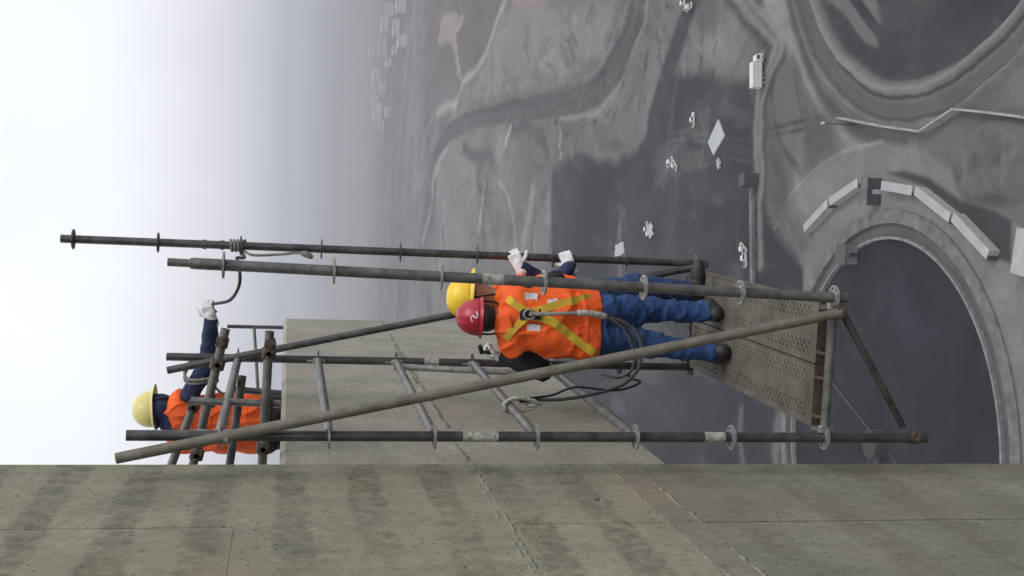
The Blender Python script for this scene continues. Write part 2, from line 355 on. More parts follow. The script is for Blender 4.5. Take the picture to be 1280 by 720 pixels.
# dark apron: asphalt and coal dust
YD = G((690, 330), (690, 214), (705, 203), (723, 196), (771, 204), (796, 188), (818, 150), (838, 92), (866, 92), (936, 98), (945, 140), (944, 230), (962, 285), (1000, 325), (1060, 300), (1085, 420), (1090, 640), (690, 640))
yx = gx+(fbm(gx/14, gy/14, 4, 33)-.5)*5; yy = gy+(fbm(gx/14, gy/14, 4, 39)-.5)*5
ym = poly_mask(YD, 2.5, yx, yy); hgt *= (1-ym)
blend(ym, .015+.30*(fbm(gx/55, gy/55, 4, 40)-.5)+.10*(fbm(gx/7, gy/16, 4, 44)-.5)+.14*ss((fbm(gx/11, gy/40, 4, 46)-.60)*9), .96); brown *= (1-.8*ym)
blend(road(G((868, -20), (850, 45), (829, 113), (812, 180)), 13, 2), .07, .95)
blend(road(G((856, 60), (846, 110), (836, 175), (826, 240)), 3.0, 1.2), .30, .6)
blend(poly_mask(G((866, 30), (915, 20), (930, 75), (925, 88), (870, 86)), 5), .56, .8)
blend(road(G((775, 260), (772, 300), (776, 340)), 4, 2), .45, .7)
for P, t_ in [(((760, 260), (850, 250), (930, 240)), .14), (((740, 300), (820, 312), (900, 300)), .13), (((880, 110), (900, 160), (905, 230)), .14), (((860, 330), (880, 240), (890, 120)), .12)]:
    blend(road(G(*P), 4, 3), t_, .6)
def thin(P, width, val, k):
    global tone
    P = np.array(spline(P, 5)); m = (gx > P[:, 0].min()-3) & (gx < P[:, 0].max()+3) & (gy > P[:, 1].min()-3) & (gy < P[:, 1].max()+3)
    if m.sum() < 4: return
    X, Y = gx[m], gy[m]; d = line_dist(P, X, Y); a = np.clip((width/2+.5-d)/.8, 0, 1)*k*np.clip(fbm(X/6, Y/6, 3, 77)*2.2-.5, 0, 1)
    tone[m] = tone[m]*(1-a)+(val if val is not None else np.clip(tone[m]+.2, 0, 1))*a
trk = np.random.default_rng(5)
for i in range(110):
    p_ = PZ(trk.uniform(560, 1010), trk.uniform(-10, 330))[:2]; h_ = trk.uniform(0, 6.28); cv_ = trk.normal(0, .02); st = trk.uniform(6, 22); P = [p_]
    for k in range(trk.integers(4, 8)):
        h_ += cv_*st+trk.normal(0, .08); P.append(P[-1]+st*np.array([math.cos(h_), math.sin(h_)]))
    P = np.array(P); nrm_ = np.array([-math.sin(h_), math.cos(h_)])*1.1; up_ = trk.random() < .55
    for sg in (-1, 1): thin(P+nrm_*sg, trk.uniform(.5, 1.1), None if up_ else .04, trk.uniform(.3, .75))
# service road on which the truck stands
SR = G((915, -40), (934, 0), (952, 30), (968, 55), (962, 80), (952, 115), (946, 150), (943, 222), (946, 330))
hgt *= 1-road(SR, 20, 6)
blend(road(SR, 12, 1.5), .09, .8); blend(road(SR, 7, 1.0), .55, .9); blend(road(SR, 1.6, .6), .30, .6)
blend(road(G((960, 0), (975, 25), (985, 50)), 9, 2), .68, .9)
# the open pit with its ring berm and ring road
hgt = np.where(dP < 90, hgt*ss((dP-72)/18), hgt)
hgt += -3.5*ss((64.0-dP)/3.5)+1.3*np.exp(-((dP-65.4)/.9)**2)+1.6*np.exp(-((dP-72.8)/1.1)**2)*(.4+fbm(gx/9, gy/9, 3, 50))
pit = ss((64-dP)/1.6)
blend(ss((84-dP)/6), .42+.2*(fbm(gx/9, gy/9, 4, 56)-.5), .6)
blend(pit, .10+.34*(fbm(gx/12, gy/20, 5, 51)-.5), .96)
px2, py2 = gx*.82-gy*.57, gx*.57+gy*.82
blend(pit*ss((vnoise(px2/2.2, py2/17, 54)-.66)*6)*ss((fbm(gx/22, gy/22, 3, 55)-.45)*7), .46, .85)
blend(pit*ss((fbm(gx/26, gy/26, 3, 57)-.52)*7), .22, .6)
blend(ss(1.5-np.abs(dP-65.3)/1.0), .58, .85); blend(ss(1.4-np.abs(dP-66.9)/.5), .10, .8); blend(ss(1.4-np.abs(dP-69.6)/1.7), .26, .75); blend(ss(1.4-np.abs(dP-71.6)/.5), .14, .7); blend(ss(1.4-np.abs(dP-73.2)/.9), .52, .75)
blend(ss(1.4-np.abs(dP-77.0)/1.6)*ss((angP-1.3)*2), .16, .75); blend(ss(1.4-np.abs(dP-80.5)/1.2)*ss((angP-1.3)*2), .60, .8)
# ground round the tank
hgt = np.where(dT < 84, hgt*ss((dT-72)/12), hgt)
arc = G((975, 268), (988, 242), (1018, 212), (1056, 189), (1103, 177), (1150, 184), (1179, 203), (1210, 228), (1250, 262), (1300, 300), (1300, 620), (1000, 620), (1004, 335))
blend(poly_mask(arc, .8, gx, gy), .52+.16*(fbm(gx/6, gy/6, 4, 60)-.5), .9)
blend(road(G((968, 285), (975, 268), (988, 242), (1018, 212), (1056, 189), (1103, 177)), .7, .5, gx, gy), .80, .8)
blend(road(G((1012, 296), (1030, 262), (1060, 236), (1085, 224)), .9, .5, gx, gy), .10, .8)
blend(poly_mask(G((1108, 216), (1130, 214), (1160, 222), (1200, 250), (1240, 262), (1264, 275), (1264, 330), (1245, 322), (1200, 268), (1155, 232)), .5, gx, gy), .09, .92)  # shadow strip behind the cabins, painted flat into the ground tone
blend(poly_mask(G((1005, 142), (1047, 142), (1050, 185), (1018, 205), (1000, 215)), 3), .22, .85)
blend(poly_mask(G((955, 240), (1000, 320), (1012, 300), (985, 250), (975, 190), (955, 150)), 4), .16, .75)
blend(poly_mask(G((1000, 325), (1025, 290), (1048, 275), (1070, 290), (1062, 330), (1030, 335)), 3), .46, .8)
blend(poly_mask(G((1062, 285), (1078, 283), (1075, 580), (1010, 580), (1020, 340), (1060, 330)), 3), .085, .9)
blend(road(G((928, 500), (928, 640)), 4, 1.2), .34, .8); blend(road(G((973, 500), (974, 640)), 4, 1.2), .42, .8)
hgt -= 2.5*ss((50.5-dT)/2)
# rubble heap beside the tank
hc = np.array([8.0, 197.5]); dh = np.hypot((gx-hc[0])/8.5, (gy-hc[1])/15); rough = fbm(gx/5, gy/5, 4, 70)
hm = ss((1.05-dh+(.5-fbm(gx/12, gy/12, 3, 71))*.5)/.5); hgt += hm*(2.6+2.4*(rough-.5)); blend(hm, .34+.6*(rough-.5), .9)
hgt += .5*(fbm(gx/5, gy/5, 4, 80)-.5)*(1-ym)*(dT > 66)
blend(vfar, .66+.1*(fbm(gx/400, gy/200, 3, 23)-.5), .92)  # farthest ground painted pale and even, standing in for haze
# dips under the tower and flat under the far blocks
hgt *= ss((RD.ravel()-60)/60)
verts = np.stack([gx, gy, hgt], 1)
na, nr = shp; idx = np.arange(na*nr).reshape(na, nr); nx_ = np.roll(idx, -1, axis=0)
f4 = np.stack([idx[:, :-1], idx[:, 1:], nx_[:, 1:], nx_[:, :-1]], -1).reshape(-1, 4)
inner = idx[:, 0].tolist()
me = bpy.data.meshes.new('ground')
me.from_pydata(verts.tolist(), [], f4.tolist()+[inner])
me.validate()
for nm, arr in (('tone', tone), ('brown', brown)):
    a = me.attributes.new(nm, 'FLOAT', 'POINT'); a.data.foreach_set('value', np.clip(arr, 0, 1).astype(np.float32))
gm = bpy.data.materials.new('yard_ground'); gm.use_nodes = True; t = gm.node_tree; L = t.links; b = t.nodes['Principled BSDF']
b.inputs['Roughness'].default_value = .95; b.inputs['Specular IOR Level'].default_value = .15
ta = t.nodes.new('ShaderNodeAttribute'); ta.attribute_name = 'tone'; ba = t.nodes.new('ShaderNodeAttribute'); ba.attribute_name = 'brown'
geo = t.nodes.new('ShaderNodeNewGeometry')
def gn(sc, d=5, r=.65, stretch=None):
    n = t.nodes.new('ShaderNodeTexNoise'); n.inputs['Scale'].default_value = sc; n.inputs['Detail'].default_value = d; n.inputs['Roughness'].default_value = r
    if stretch:
        mp = t.nodes.new('ShaderNodeMapping'); mp.inputs['Scale'].default_value = stretch; mp.inputs['Rotation'].default_value = (0, 0, .5); L.new(geo.outputs['Position'], mp.inputs[0]); L.new(mp.outputs[0], n.inputs['Vector'])
    else: L.new(geo.outputs['Position'], n.inputs['Vector'])
    return n.outputs['Fac']
def gmth(op, a, c=None, cl=False):
    x = t.nodes.new('ShaderNodeMath'); x.operation = op; x.use_clamp = cl
    for k, v in ((0, a), (1, c)):
        if v is None: continue
        if isinstance(v, (int, float)): x.inputs[k].default_value = v
        else: L.new(v, x.inputs[k])
    return x.outputs[0]
n1 = gmth('SUBTRACT', gn(.16, 9, .80), .5); n2 = gmth('SUBTRACT', gn(.05, 6, .7, (1, .22, 1)), .5); n3 = gmth('SUBTRACT', gn(.9, 6, .8), .5)
tot = gmth('ADD', gmth('ADD', gmth('MULTIPLY', n1, .42), gmth('MULTIPLY', n2, .34)), gmth('MULTIPLY', n3, .45))
amp = gmth('ADD', gmth('MULTIPLY', ta.outputs['Fac'], 1.25), .20)
tv = gmth('ADD', ta.outputs['Fac'], gmth('MULTIPLY', tot, amp), True)
rp2 = t.nodes.new('ShaderNodeValToRGB'); L.new(tv, rp2.inputs[0]); q = rp2.color_ramp.elements
q[0].position = 0; q[0].color = (.016, .016, .019, 1); q[1].position = 1.0; q[1].color = (.42, .40, .385, 1)
for pz, c_ in ((.15, (.042, .041, .044)), (.45, (.122, .118, .116)), (.7, (.215, .206, .200))):
    x = q.new(pz); x.color = (*c_, 1)
mb = t.nodes.new('ShaderNodeMixRGB'); mb.blend_type = 'MULTIPLY'; L.new(ba.outputs['Fac'], mb.inputs[0]); L.new(rp2.outputs[0], mb.inputs[1]); mb.inputs[2].default_value = (1.0, .80, .68, 1)
L.new(mb.outputs[0], b.inputs['Base Color'])
bp = t.nodes.new('ShaderNodeBump'); bp.inputs['Strength'].default_value = .6; bp.inputs['Distance'].default_value = .5; L.new(gn(.35, 6, .7), bp.inputs['Height']); L.new(bp.outputs[0], b.inputs['Normal'])
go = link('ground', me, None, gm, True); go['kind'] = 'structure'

# ------------------------------------------------------------------ haze: still, even, humid air filling the valley
bm = bmesh.new(); box(bm, (-17500, -17500, -16), (17500, 17500, H+64)); hz = bmobj('haze', bm, None)
hm_ = bpy.data.materials.new('haze_air'); hm_.use_nodes = True; t = hm_.node_tree; t.nodes.clear()
pv = t.nodes.new('ShaderNodeVolumePrincipled'); pv.inputs['Color'].default_value = (.66, .68, .735, 1); pv.inputs['Density'].default_value = .00026; pv.inputs['Anisotropy'].default_value = .15
t.links.new(pv.outputs[0], t.nodes.new('ShaderNodeOutputMaterial').inputs['Volume'])
hz.data.materials.append(hm_); hz['kind'] = 'stuff'

# ------------------------------------------------------------------ concrete tower
WX = -.20; YE = .28
tower = thing('concrete_tower', 'tall grey concrete tower wall with formwork joints and dark stain bars', 'tower', (WX-3, -7, 0))
def tadd(o): 
    o.parent = tower; o.matrix_parent_inverse = Matrix.Translation((-(WX-3), 7, 0)); return o
bm = bmesh.new(); box(bm, (-6.2, -15, 0), (WX-.030, YE-.030, H+60)); tadd(bmobj('core', bm, 'concrete'))
cols = [(-.765, YE), (-1.86, -.765), (-2.95, -1.86), (-4.05, -2.95), (-5.2, -4.05), (-6.4, -5.2)]
levels = [-9.4, -6.95, -4.35, -1.80, -1.655, -.955, 1.62, 4.2, 6.8]
for ci, (y0, y1) in enumerate(cols):
    lv = list(levels)
    if ci % 2: lv = [-9.4, -6.95, -4.35, -1.80, -1.655, -.955, .173, 2.75, 5.3]
    for z0, z1 in zip(lv, lv[1:]):
        dx = random.uniform(-.0015, .0025) + (.004 if abs(z0+1.8) < .01 else 0)
        bm = bmesh.new(); box(bm, (WX-.034, y0+.0042, H+z0+.0006), (WX+dx, y1-.0042, H+z1-.0006), .0025)
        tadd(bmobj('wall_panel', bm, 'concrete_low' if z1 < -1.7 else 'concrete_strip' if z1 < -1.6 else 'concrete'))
def spall(px, ry, rz_, dep):
    c = PX(*px, WX); bm = bmesh.new(); bmesh.ops.create_icosphere(bm, subdivisions=3, radius=1)
    for v in bm.verts: k = 1+.35*(vnoise(np.array([v.co.y*2.2+px[0]]), np.array([v.co.z*2.2]), 5)[0]-.5)*2; v.co = Vector((v.co.x*dep+WX+.004, v.co.y*ry*k+c[1], v.co.z*rz_*k+c[2]))
    cut = bmobj('cutter', bm, None)
    for o in [x for x in tower.children if x.name.startswith('wall_panel')]:
        b_ = [v.co for v in o.data.vertices]
        if not (min(v.y for v in b_) < c[1] < max(v.y for v in b_) and min(v.z for v in b_) < c[2] < max(v.z for v in b_)): continue
        md = o.modifiers.new('cut', 'BOOLEAN'); md.object = cut; md.operation = 'DIFFERENCE'; md.solver = 'EXACT'
        bpy.context.view_layer.update(); nm = bpy.data.meshes.new_from_object(o.evaluated_get(bpy.context.evaluated_depsgraph_get())); o.modifiers.clear(); o.data = nm
    bpy.data.objects.remove(cut)
spall((749, 625), .040, .022, .03); spall((860, 706), .008, .009, .02); spall((996, 706), .009, .010, .02); spall((27, 620), .02, .03, .008); spall((586, 710), .020, .018, .010); spall((932, 608), .008, .007, .02); spall((418, 690), .008, .012, .015); spall((1006, 653), .006, .008, .02)
# end face of the tower beside the parapet, panelled too
for z0, z1 in zip(levels, levels[1:]):
    for x0, x1 in ((-2.2, WX-.04), (-4.2, -2.2), (-6.2, -4.2)):
        bm = bmesh.new(); box(bm, (x0+.004, YE-.034, H+z0+.003), (x1-.004, YE-.002, H+z1-.003), .005); tadd(bmobj('wall_panel', bm, 'concrete'))
# leaked grout standing proud along the construction joints
def ridge(z, y0, y1, hgt_, proud, seed, xw=WX):
    n = int(abs(y1-y0)/.012); ys = np.linspace(y0, y1, n); bm = bmesh.new(); prev = None
    hh = hgt_*(.25+1.5*fbm(ys*19, ys*0+seed, 4, seed)); pp = proud*(-.9+4.2*np.clip(fbm(ys*22, ys*0+seed+3, 4, seed+1)-.2, 0, 1)); zc = z+.02*(fbm(ys*4, ys*0+seed+7, 3, seed+2)-.5)
    for i in range(n):
        rr = [bm.verts.new((xw+dx, ys[i], H+zc[i]+dz)) for dx, dz in ((-.006, -hh[i]*.5), (pp[i]*.75, -hh[i]*.3), (pp[i], 0), (pp[i]*.6, hh[i]*.32), (-.006, hh[i]*.5))]
        if prev:
            for a in range(4): bm.faces.new((prev[a], prev[a+1], rr[a+1], rr[a]))
        prev = rr
    return tadd(bmobj('grout_ridge', bm, 'grout', None, True))
ridge(-.955, -3.2, YE-.01, .020, .008, 3); ridge(-.93, -2.5, -.1, .010, .006, 31); ridge(-1.80, -3.2, YE-.01, .018, .008, 5); ridge(-1.655, -3.2, YE-.05, .008, .006, 8)
for k in range(70):     # grout spatter thrown beside the joints
    z_ = random.choice((-.955, -.955, -1.80, -1.80, -.955))+random.gauss(-.02, .035); y_ = random.uniform(-2.4, YE-.03); r_ = random.uniform(.003, .010)
    bm = bmesh.new(); bmesh.ops.create_icosphere(bm, subdivisions=1, radius=r_)
    for v in bm.verts: v.co = Vector((v.co.x*.55+WX+.001, v.co.y*random.uniform(.8, 1.9)+y_, v.co.z*random.uniform(.7, 1.2)+H+z_))
    tadd(bmobj('grout_lump', bm, 'grout', None, True))
# parapet wall carrying on from the tower, its top at eye level
PT_, PB, PE, PW = H+.0, H-2.085, 6.40, WX-.022
prof = [(-.28, 0), (-.028, 0), (0, -.028), (0, -2.085+.07), (-.07, -2.085), (-.28, -2.085)]
ysP = [YE-.02, 2.82, PE]
for k in range(2):
    bm = bmesh.new(); y0, y1 = ysP[k]+(.0025 if k else 0), ysP[k+1]-.0025
    off = random.uniform(-.002, .002); n = 2
    A = [bm.verts.new((PW+off+x, y0, H+z)) for x, z in prof]
    cut = .05 if k == 1 else .004
    A0 = A; A1 = [bm.verts.new((PW+off+x-(cut*.5 if x > -.1 else 0), y1-(0 if x < -.1 else 0), H+z) ) for x, z in prof]
    mid = [bm.verts.new((PW+off+x, y1-cut, H+z)) for x, z in prof]
    for P, Q in ((A0, mid), (mid, A1)):
        for i in range(6): bm.faces.new((P[i], P[(i+1) % 6], Q[(i+1) % 6], Q[i]))
    bm.faces.new(A0); bm.faces.new(A1); tadd(bmobj('parapet_panel', bm, 'concrete2'))
ridge(-.955, YE+.05, PE-.1, .035, .010, 15, PW); ridge(-.93, 2.6, 4.6, .05, .012, 18, PW)
bm = bmesh.new(); box(bm, (-6.2, YE-.01, H-1.25), (PW-.285, 8.4, H-.80)); tadd(bmobj('roof_slab', bm, 'concrete2'))

# ------------------------------------------------------------------ scaffold tower hung outside the parapet
Z0 = H-2.724
SC = thing('scaffold_tower', 'steel tube scaffold bay with perforated deck clamped outside the concrete parapet', 'scaffold', (0, 0, Z0))
def sadd(o, p=None):
    if p is None: o.parent = SC; o.matrix_parent_inverse = Matrix.Translation((0, 0, -Z0))
    else: o.parent = p; o.matrix_parent_inverse = Matrix.Identity(4) if p.parent is None else Matrix.Identity(4)
    return o
def child(p, o):
    """o holds world coordinates; hang it under p without moving it"""
    o.parent = p; return o
def world_parts_fix():
    bpy.context.view_layer.update()
def rosette_mesh():
    bm = bmesh.new(); h = .0045
    def ring(r0, r1):
        n = 24; R = []
        for z in (-h, h):
            R.append([bm.verts.new((r0*math.cos(2*math.pi*k/n), r0*math.sin(2*math.pi*k/n), z)) for k in range(n)]); R.append([bm.verts.new((r1*math.cos(2*math.pi*k/n), r1*math.sin(2*math.pi*k/n), z)) for k in range(n)])
        for k in range(n):
            j = (k+1) % n
            for a, c in ((0, 1), (1, 3), (3, 2), (2, 0)): bm.faces.new((R[a][k], R[a][j], R[c][j], R[c][k]))
    ring(.024, .036); ring(.052, .062)
    for k in range(8):
        a = math.pi/4*k+.39; g = bmesh.ops.create_cube(bm, size=1)
        for v in g['verts']:
            x, y, z = v.co.x*.022+.044, v.co.y*.013, v.co.z*2*h*.94; v.co = Vector((x*math.cos(a)-y*math.sin(a), x*math.sin(a)+y*math.cos(a), z))
    bmesh.ops.recalc_face_normals(bm, faces=bm.faces[:]); me = bpy.data.meshes.new('rosette'); bm.to_mesh(me); bm.free(); return me
ROS = rosette_mesh(); ROS.materials.append(MT['galv']); ROS2 = ROS.copy(); ROS2.materials.clear(); ROS2.materials.append(MT['tube_dark'])
# post: measured axis at two heights so that the small out-of-plumb of real posts is kept
def post(name, bot, top, k0, k1, m, ros, base, spig=False, wd=.0255):
    bot, top = Vector(bot), Vector(top); pts = [bot, top]
    bm = bmesh.new(); tube(bm, pts, wd, 16, True, .22)
    o = sadd(bmobj(name, bm, m, None, True)); shade(o)
    d = (top-bot).normalized()
    for k in range(k0, k1+1):
        z = Z0+.5*k; t_ = (z-bot.z)/(top.z-bot.z); c = bot.lerp(top, t_)
        r = bpy.data.objects.new('rosette', ros); COL.objects.link(r); r.parent = o; r.location = c; r.rotation_euler = (0, 0, random.random()); r.scale = (1, 1, 1)
    return o, bot, top
def fit_axis(x, y, pa, pb, za, zb):
    """axis through the upright plane Y=y at two sighted heights, carried to za and zb"""
    A_, B_ = PY(*pa, y), PY(*pb, y); f = lambda z: tuple(A_+(B_-A_)*(z-A_[2])/(B_[2]-A_[2])); return f(za), f(zb)
zpx = lambda px, y: PY(px[0], px[1], y)[2]
a0, a1 = fit_axis(.736, 2.07, (880, 330), (93, 299), zpx((884, 330), 2.07), zpx((76, 298), 2.07))
pA, aB, aT = post('standard', a0, a1, 0, 8, 'tube_dark', ROS2, Z0)
b0, b1 = fit_axis(.736, 0, (1045, 372), (284, 331.5), zpx((1058, 373), 0), zpx((238, 329), 0))
pB, bB, bT = post('standard', b0, b1, 0, 6, 'tube', ROS, Z0)
c0, c1 = fit_axis(0, 0, (1030, 547), (411, 545), zpx((1158, 548), 0), zpx((158, 545), 0))
pC, cB, cT = post('standard', c0, c1, 0, 6, 'tube_dark', ROS, Z0)
d0, d1 = fit_axis(0, 2.07, (862, 459), (391, 449.5), zpx((866, 459), 2.07), zpx((208, 455), 2.07))
pD, dB, dT_ = post('standard', d0, d1, 0, 6, 'tube_dark', ROS2, Z0)
def on(bt, tp, z): return bt.lerp(tp, (z-bt.z)/(tp.z-bt.z))
# spigot on top of the near outer post
bm = bmesh.new(); tube(bm, [bT-(bT-bB).normalized()*.01, bT+(bT-bB).normalized()*.10], .019, 14); o = bmobj('spigot', bm, 'tube', pB, True); shade(o)
bm = bmesh.new(); u = (bT-bB).normalized(); tube(bm, [bT-u*.012, bT-u*.22], .0268, 16, False); shade(bmobj('collar', bm, 'tube', pB, True))
for px, l in ((258, .02), (280, .02)):
    c = PY(px, 305, 2.07); c = on(aB, aT, c[2]); bm = bmesh.new(); tube(bm, [c, c+Vector((0, 0, l))], .031, 14); shade(bmobj('collar', bm, 'tube_dark', pA, True))
# printed bands on the posts
def decal(p, bt, tp, z0, z1, r=.0262):
    bm = bmesh.new(); tube(bm, [on(bt, tp, z0), on(bt, tp, z1)], r, 16, False); return shade(bmobj('sticker', bm, 'decal', p, True))
decal(pB, bB, bT, zpx((629, 350), 0), zpx((602, 350), 0)); decal(pC, cB, cT, zpx((622, 545), 0), zpx((578, 545), 0))
decal(pA, aB, aT, zpx((300, 307), 2.07), zpx((292, 307), 2.07), .0262); decal(pC, cB, cT, zpx((905, 545), 0), zpx((880, 545), 0)); decal(pD, dB, dT_, zpx((548, 450), 2.07), zpx((530, 450), 2.07))
# ledgers with wedge heads
def ledger(a, b, m, r=.0242, heads=True):
    a, b = Vector(a), Vector(b); d = (b-a).normalized(); bm = bmesh.new(); tube(bm, [a+d*.05, b-d*.05], r, 14, True); o = sadd(shade(bmobj('ledger', bm, m, None, True)))
    if heads:
        for c, s in ((a, 1), (b, -1)):
            bm = bmesh.new(); g = c+d*s*.05
            u = d*s; vv = Vector((0, 0, 1)); ww = u.cross(vv).normalized()
            for (l0, l1, hw, hh) in ((-.026, .012, .018, .034),):
                vs = [bm.verts.new(g+u*l+ww*x*hw*(1 if l > 0 else .8)+vv*z*hh) for l in (l0, l1) for x in (-1, 1) for z in (-1, 1)]
                for f_ in ((0, 1, 3, 2), (4, 6, 7, 5), (0, 4, 5, 1), (2, 3, 7, 6), (0, 2, 6, 4), (1, 5, 7, 3)): bm.faces.new([vs[i] for i in f_])
            bmesh.ops.bevel(bm, geom=bm.edges[:], offset=.005, segments=1, affect='EDGES'); bmobj('ledger_head', bm, 'galv' if m != 'tube_dark' else 'tube', o)
            bm = bmesh.new(); box(bm, g-u*.012-ww*.004+Vector((0, 0, -.045)), g-u*.012+ww*.004+u*.022+Vector((0, 0, .07)));  bmobj('wedge', bm, 'galv', o)
    return o
for k in (2, 3, 4, 5, 6): ledger(on(cB, cT, Z0+.5*k), on(dB, dT_, Z0+.5*k), 'tube')
ledger(on(bB, bT, Z0), on(cB, cT, Z0), 'tube'); ledger(on(aB, aT, Z0), on(dB, dT_, Z0), 'tube_dark')
# braces
def brace(pts, m, r=.0242, flat=True):
    bm = bmesh.new(); tube(bm, pts, r, 14, True); return sadd(shade(bmobj('diagonal_brace', bm, m, None, True)))
brace([PY(145, 573, -.05), PY(1052, 391, -.055)], 'tube_olive', .0255)
brace([PY(209, 463, 2.0), PY(876, 333, 2.02)], 'tube_dark', .0235)
brace([PY(1052, 388, .0), PY(1128, 533, .0)], 'tube_dark', .021)
brace([PY(492, 458, 1.98), PY(648, 466, 1.90)], 'galv', .021)
# couplers
def coupler(c, d1, d2, m='galv', r=.032):
    bm = bmesh.new(); c = Vector(c)
    for d, o_ in ((d1, -1), (d2, 1)):
        d = Vector(d).normalized(); tube(bm, [c-d*.026, c+d*.026], r, 12); u, v = frame(d); tube(bm, [c+u*.02-v*.004, c+u*.062+v*.004], .009, 8); tube(bm, [c-u*.03, c-u*.046], .013, 6)
    return sadd(shade(bmobj('coupler', bm, m, None, True)))
bd = PY(145, 573, -.05)-PY(1052, 391, -.055)
coupler(on(cB, cT, zpx((283, 545), 0))+Vector((0, -.03, 0)), (0, 0, 1), bd); coupler(PY(1050, 390, -.04), (0, 0, 1), bd, 'rust', .036); coupler(PY(876, 333, 2.04), (0, 0, 1), (1, 0, 1), 'rust', .03)
coupler(PY(1142, 547, 0), (0, 0, 1), (1, 0, 1), 'rust', .03)
# putlog tubes reaching over the parapet to the roof
def putlog(p, q, y0, y1, m, ext=.9, r=.0242):
    a, b = Vector(PY(*p, y0)), Vector(PY(*q, y1)); d = (b-a).normalized(); e_ = b+d*ext
    bm = bmesh.new(); tube(bm, [a, e_], r, 14, True, .2); return sadd(shade(bmobj('putlog', bm, m, None, True))), a, d
o, a, d = putlog((337, 414), (328, 576), .62, .62, 'tube', .5); coupler(Vector(PY(336, 441, .62)), d, (0, 0, 1), 'rust', .036); coupler(Vector(PY(329, 560, .62)), d, (0, 0, 1), 'rust', .036)
o, a, d = putlog((282, 411), (241, 582), .75, .75, 'tube', .5); coupler(Vector(PY(272, 455, .75)), d, (0, 0, 1), 'rust', .038); coupler(Vector(PY(278, 428, .75)), d, (0, 1, 0), 'rust', .032); coupler(Vector(PY(246, 568, .75)), d, (0, 0, 1), 'rust', .036)
o, a, d = putlog((246, 497), (214, 582), 1.1, 1.1, 'tube', .4); coupler(Vector(PY(242, 508, 1.1)), d, (0, 0, 1), 'rust', .034)
coupler(Vector(PY(338, 430, .62)), (0, 0, 1), (0, 1, 0), 'rust', .03); coupler(Vector(PY(333, 505, .66)), (1, 0, 0), (0, 0, 1), 'rust', .034); coupler(Vector(PY(262, 502, .78)), (1, 0, .2), (0, 0, 1), 'rust', .034); coupler(Vector(PY(250, 545, .1)), (0, 0, 1), (1, 0, 0), 'galv', .032)
for p_, q_, yy, m_ in (((238, 501), (352, 505), .72, 'tube'), ((284, 486), (352, 492), 1.5, 'tube_dark')):
    a, b_ = PY(*p_, yy), PY(*q_, yy); bm = bmesh.new(); tube(bm, [a, b_], .020, 12); sadd(shade(bmobj('tie_tube', bm, m_, None, True)))
o, a, d = putlog((303, 470), (287, 582), 1.3, 1.3, 'tube_dark', .4)
# deck planks with pressed holes
def plank(x0, x1, y0, y1, z):
    bm = bmesh.new(); nxc, nyc = 12, int(round((y1-y0)/.0262)); sx, sy_ = (x1-x0)/nxc, (y1-y0)/nyc
    for i in range(nxc):
        for j in range(nyc):
            X, Y = x0+i*sx, y0+j*sy_
            hole = i in (1, 2, 3, 8, 9, 10) and (i+j) % 2 == 0 and 1 < j < nyc-2 and (j % 25) not in (0, 1, 2)
            cs = [(X, Y), (X+sx, Y), (X+sx, Y+sy_), (X, Y+sy_)]
            if not hole:
                bm.faces.new([bm.verts.new((*c, z)) for c in cs]); continue
            cx_, cy_, r = X+sx/2, Y+sy_/2, .0088
            per = [cs[0], ((cs[0][0]+cs[1][0])/2, Y), cs[1], (X+sx, cy_), cs[2], (cx_, Y+sy_), cs[3], (X, cy_)]
            o_ = [bm.verts.new((*c, z)) for c in per]
            an = [math.atan2(c[1]-cy_, c[0]-cx_) for c in per]
            lip = [bm.verts.new((cx_+r*1.25*math.cos(a), cy_+r*1.25*math.sin(a), z+.002)) for a in an]; inn = [bm.verts.new((cx_+r*math.cos(a), cy_+r*math.sin(a), z-.012)) for a in an]
            for k in range(8):
                bm.faces.new((o_[k], o_[(k+1) % 8], lip[(k+1) % 8], lip[k])); bm.faces.new((lip[k], lip[(k+1) % 8], inn[(k+1) % 8], inn[k]))
    bmesh.ops.remove_doubles(bm, verts=bm.verts[:], dist=.0005)
    o = sadd(bmobj('deck_plank', bm, 'deck'))
    for xa, xb in ((x0-.004, x0), (x1, x1+.004)):
        bm = bmesh.new(); box(bm, (xa, y0, z-.065), (xb, y1, z+.006)); bmobj('side_flange', bm, 'deck', o)
    for ya, yb in ((y0-.004, y0), (y1, y1+.004)):
        bm = bmesh.new(); box(bm, (x0, ya, z-.065), (x1, yb, z+.003)); bmobj('end_plate', bm, 'rust', o)
    for yc, s in ((y0, -1), (y1, 1)):
        for xh in (x0+.055, x1-.055):
            bm = bmesh.new(); tube(bm, spline([(xh, yc-s*.004, z-.02), (xh, yc+s*.03, z+.004), (xh, yc+s*.066, z-.002), (xh, yc+s*.088, z-.03)], 4), .011, 8); bmobj('hook', bm, 'rust', o, True)
    return o
dz = Z0+.034
plank(.052, .362, .085, 1.985, dz); plank(.378, .690, .085, 1.985, dz)

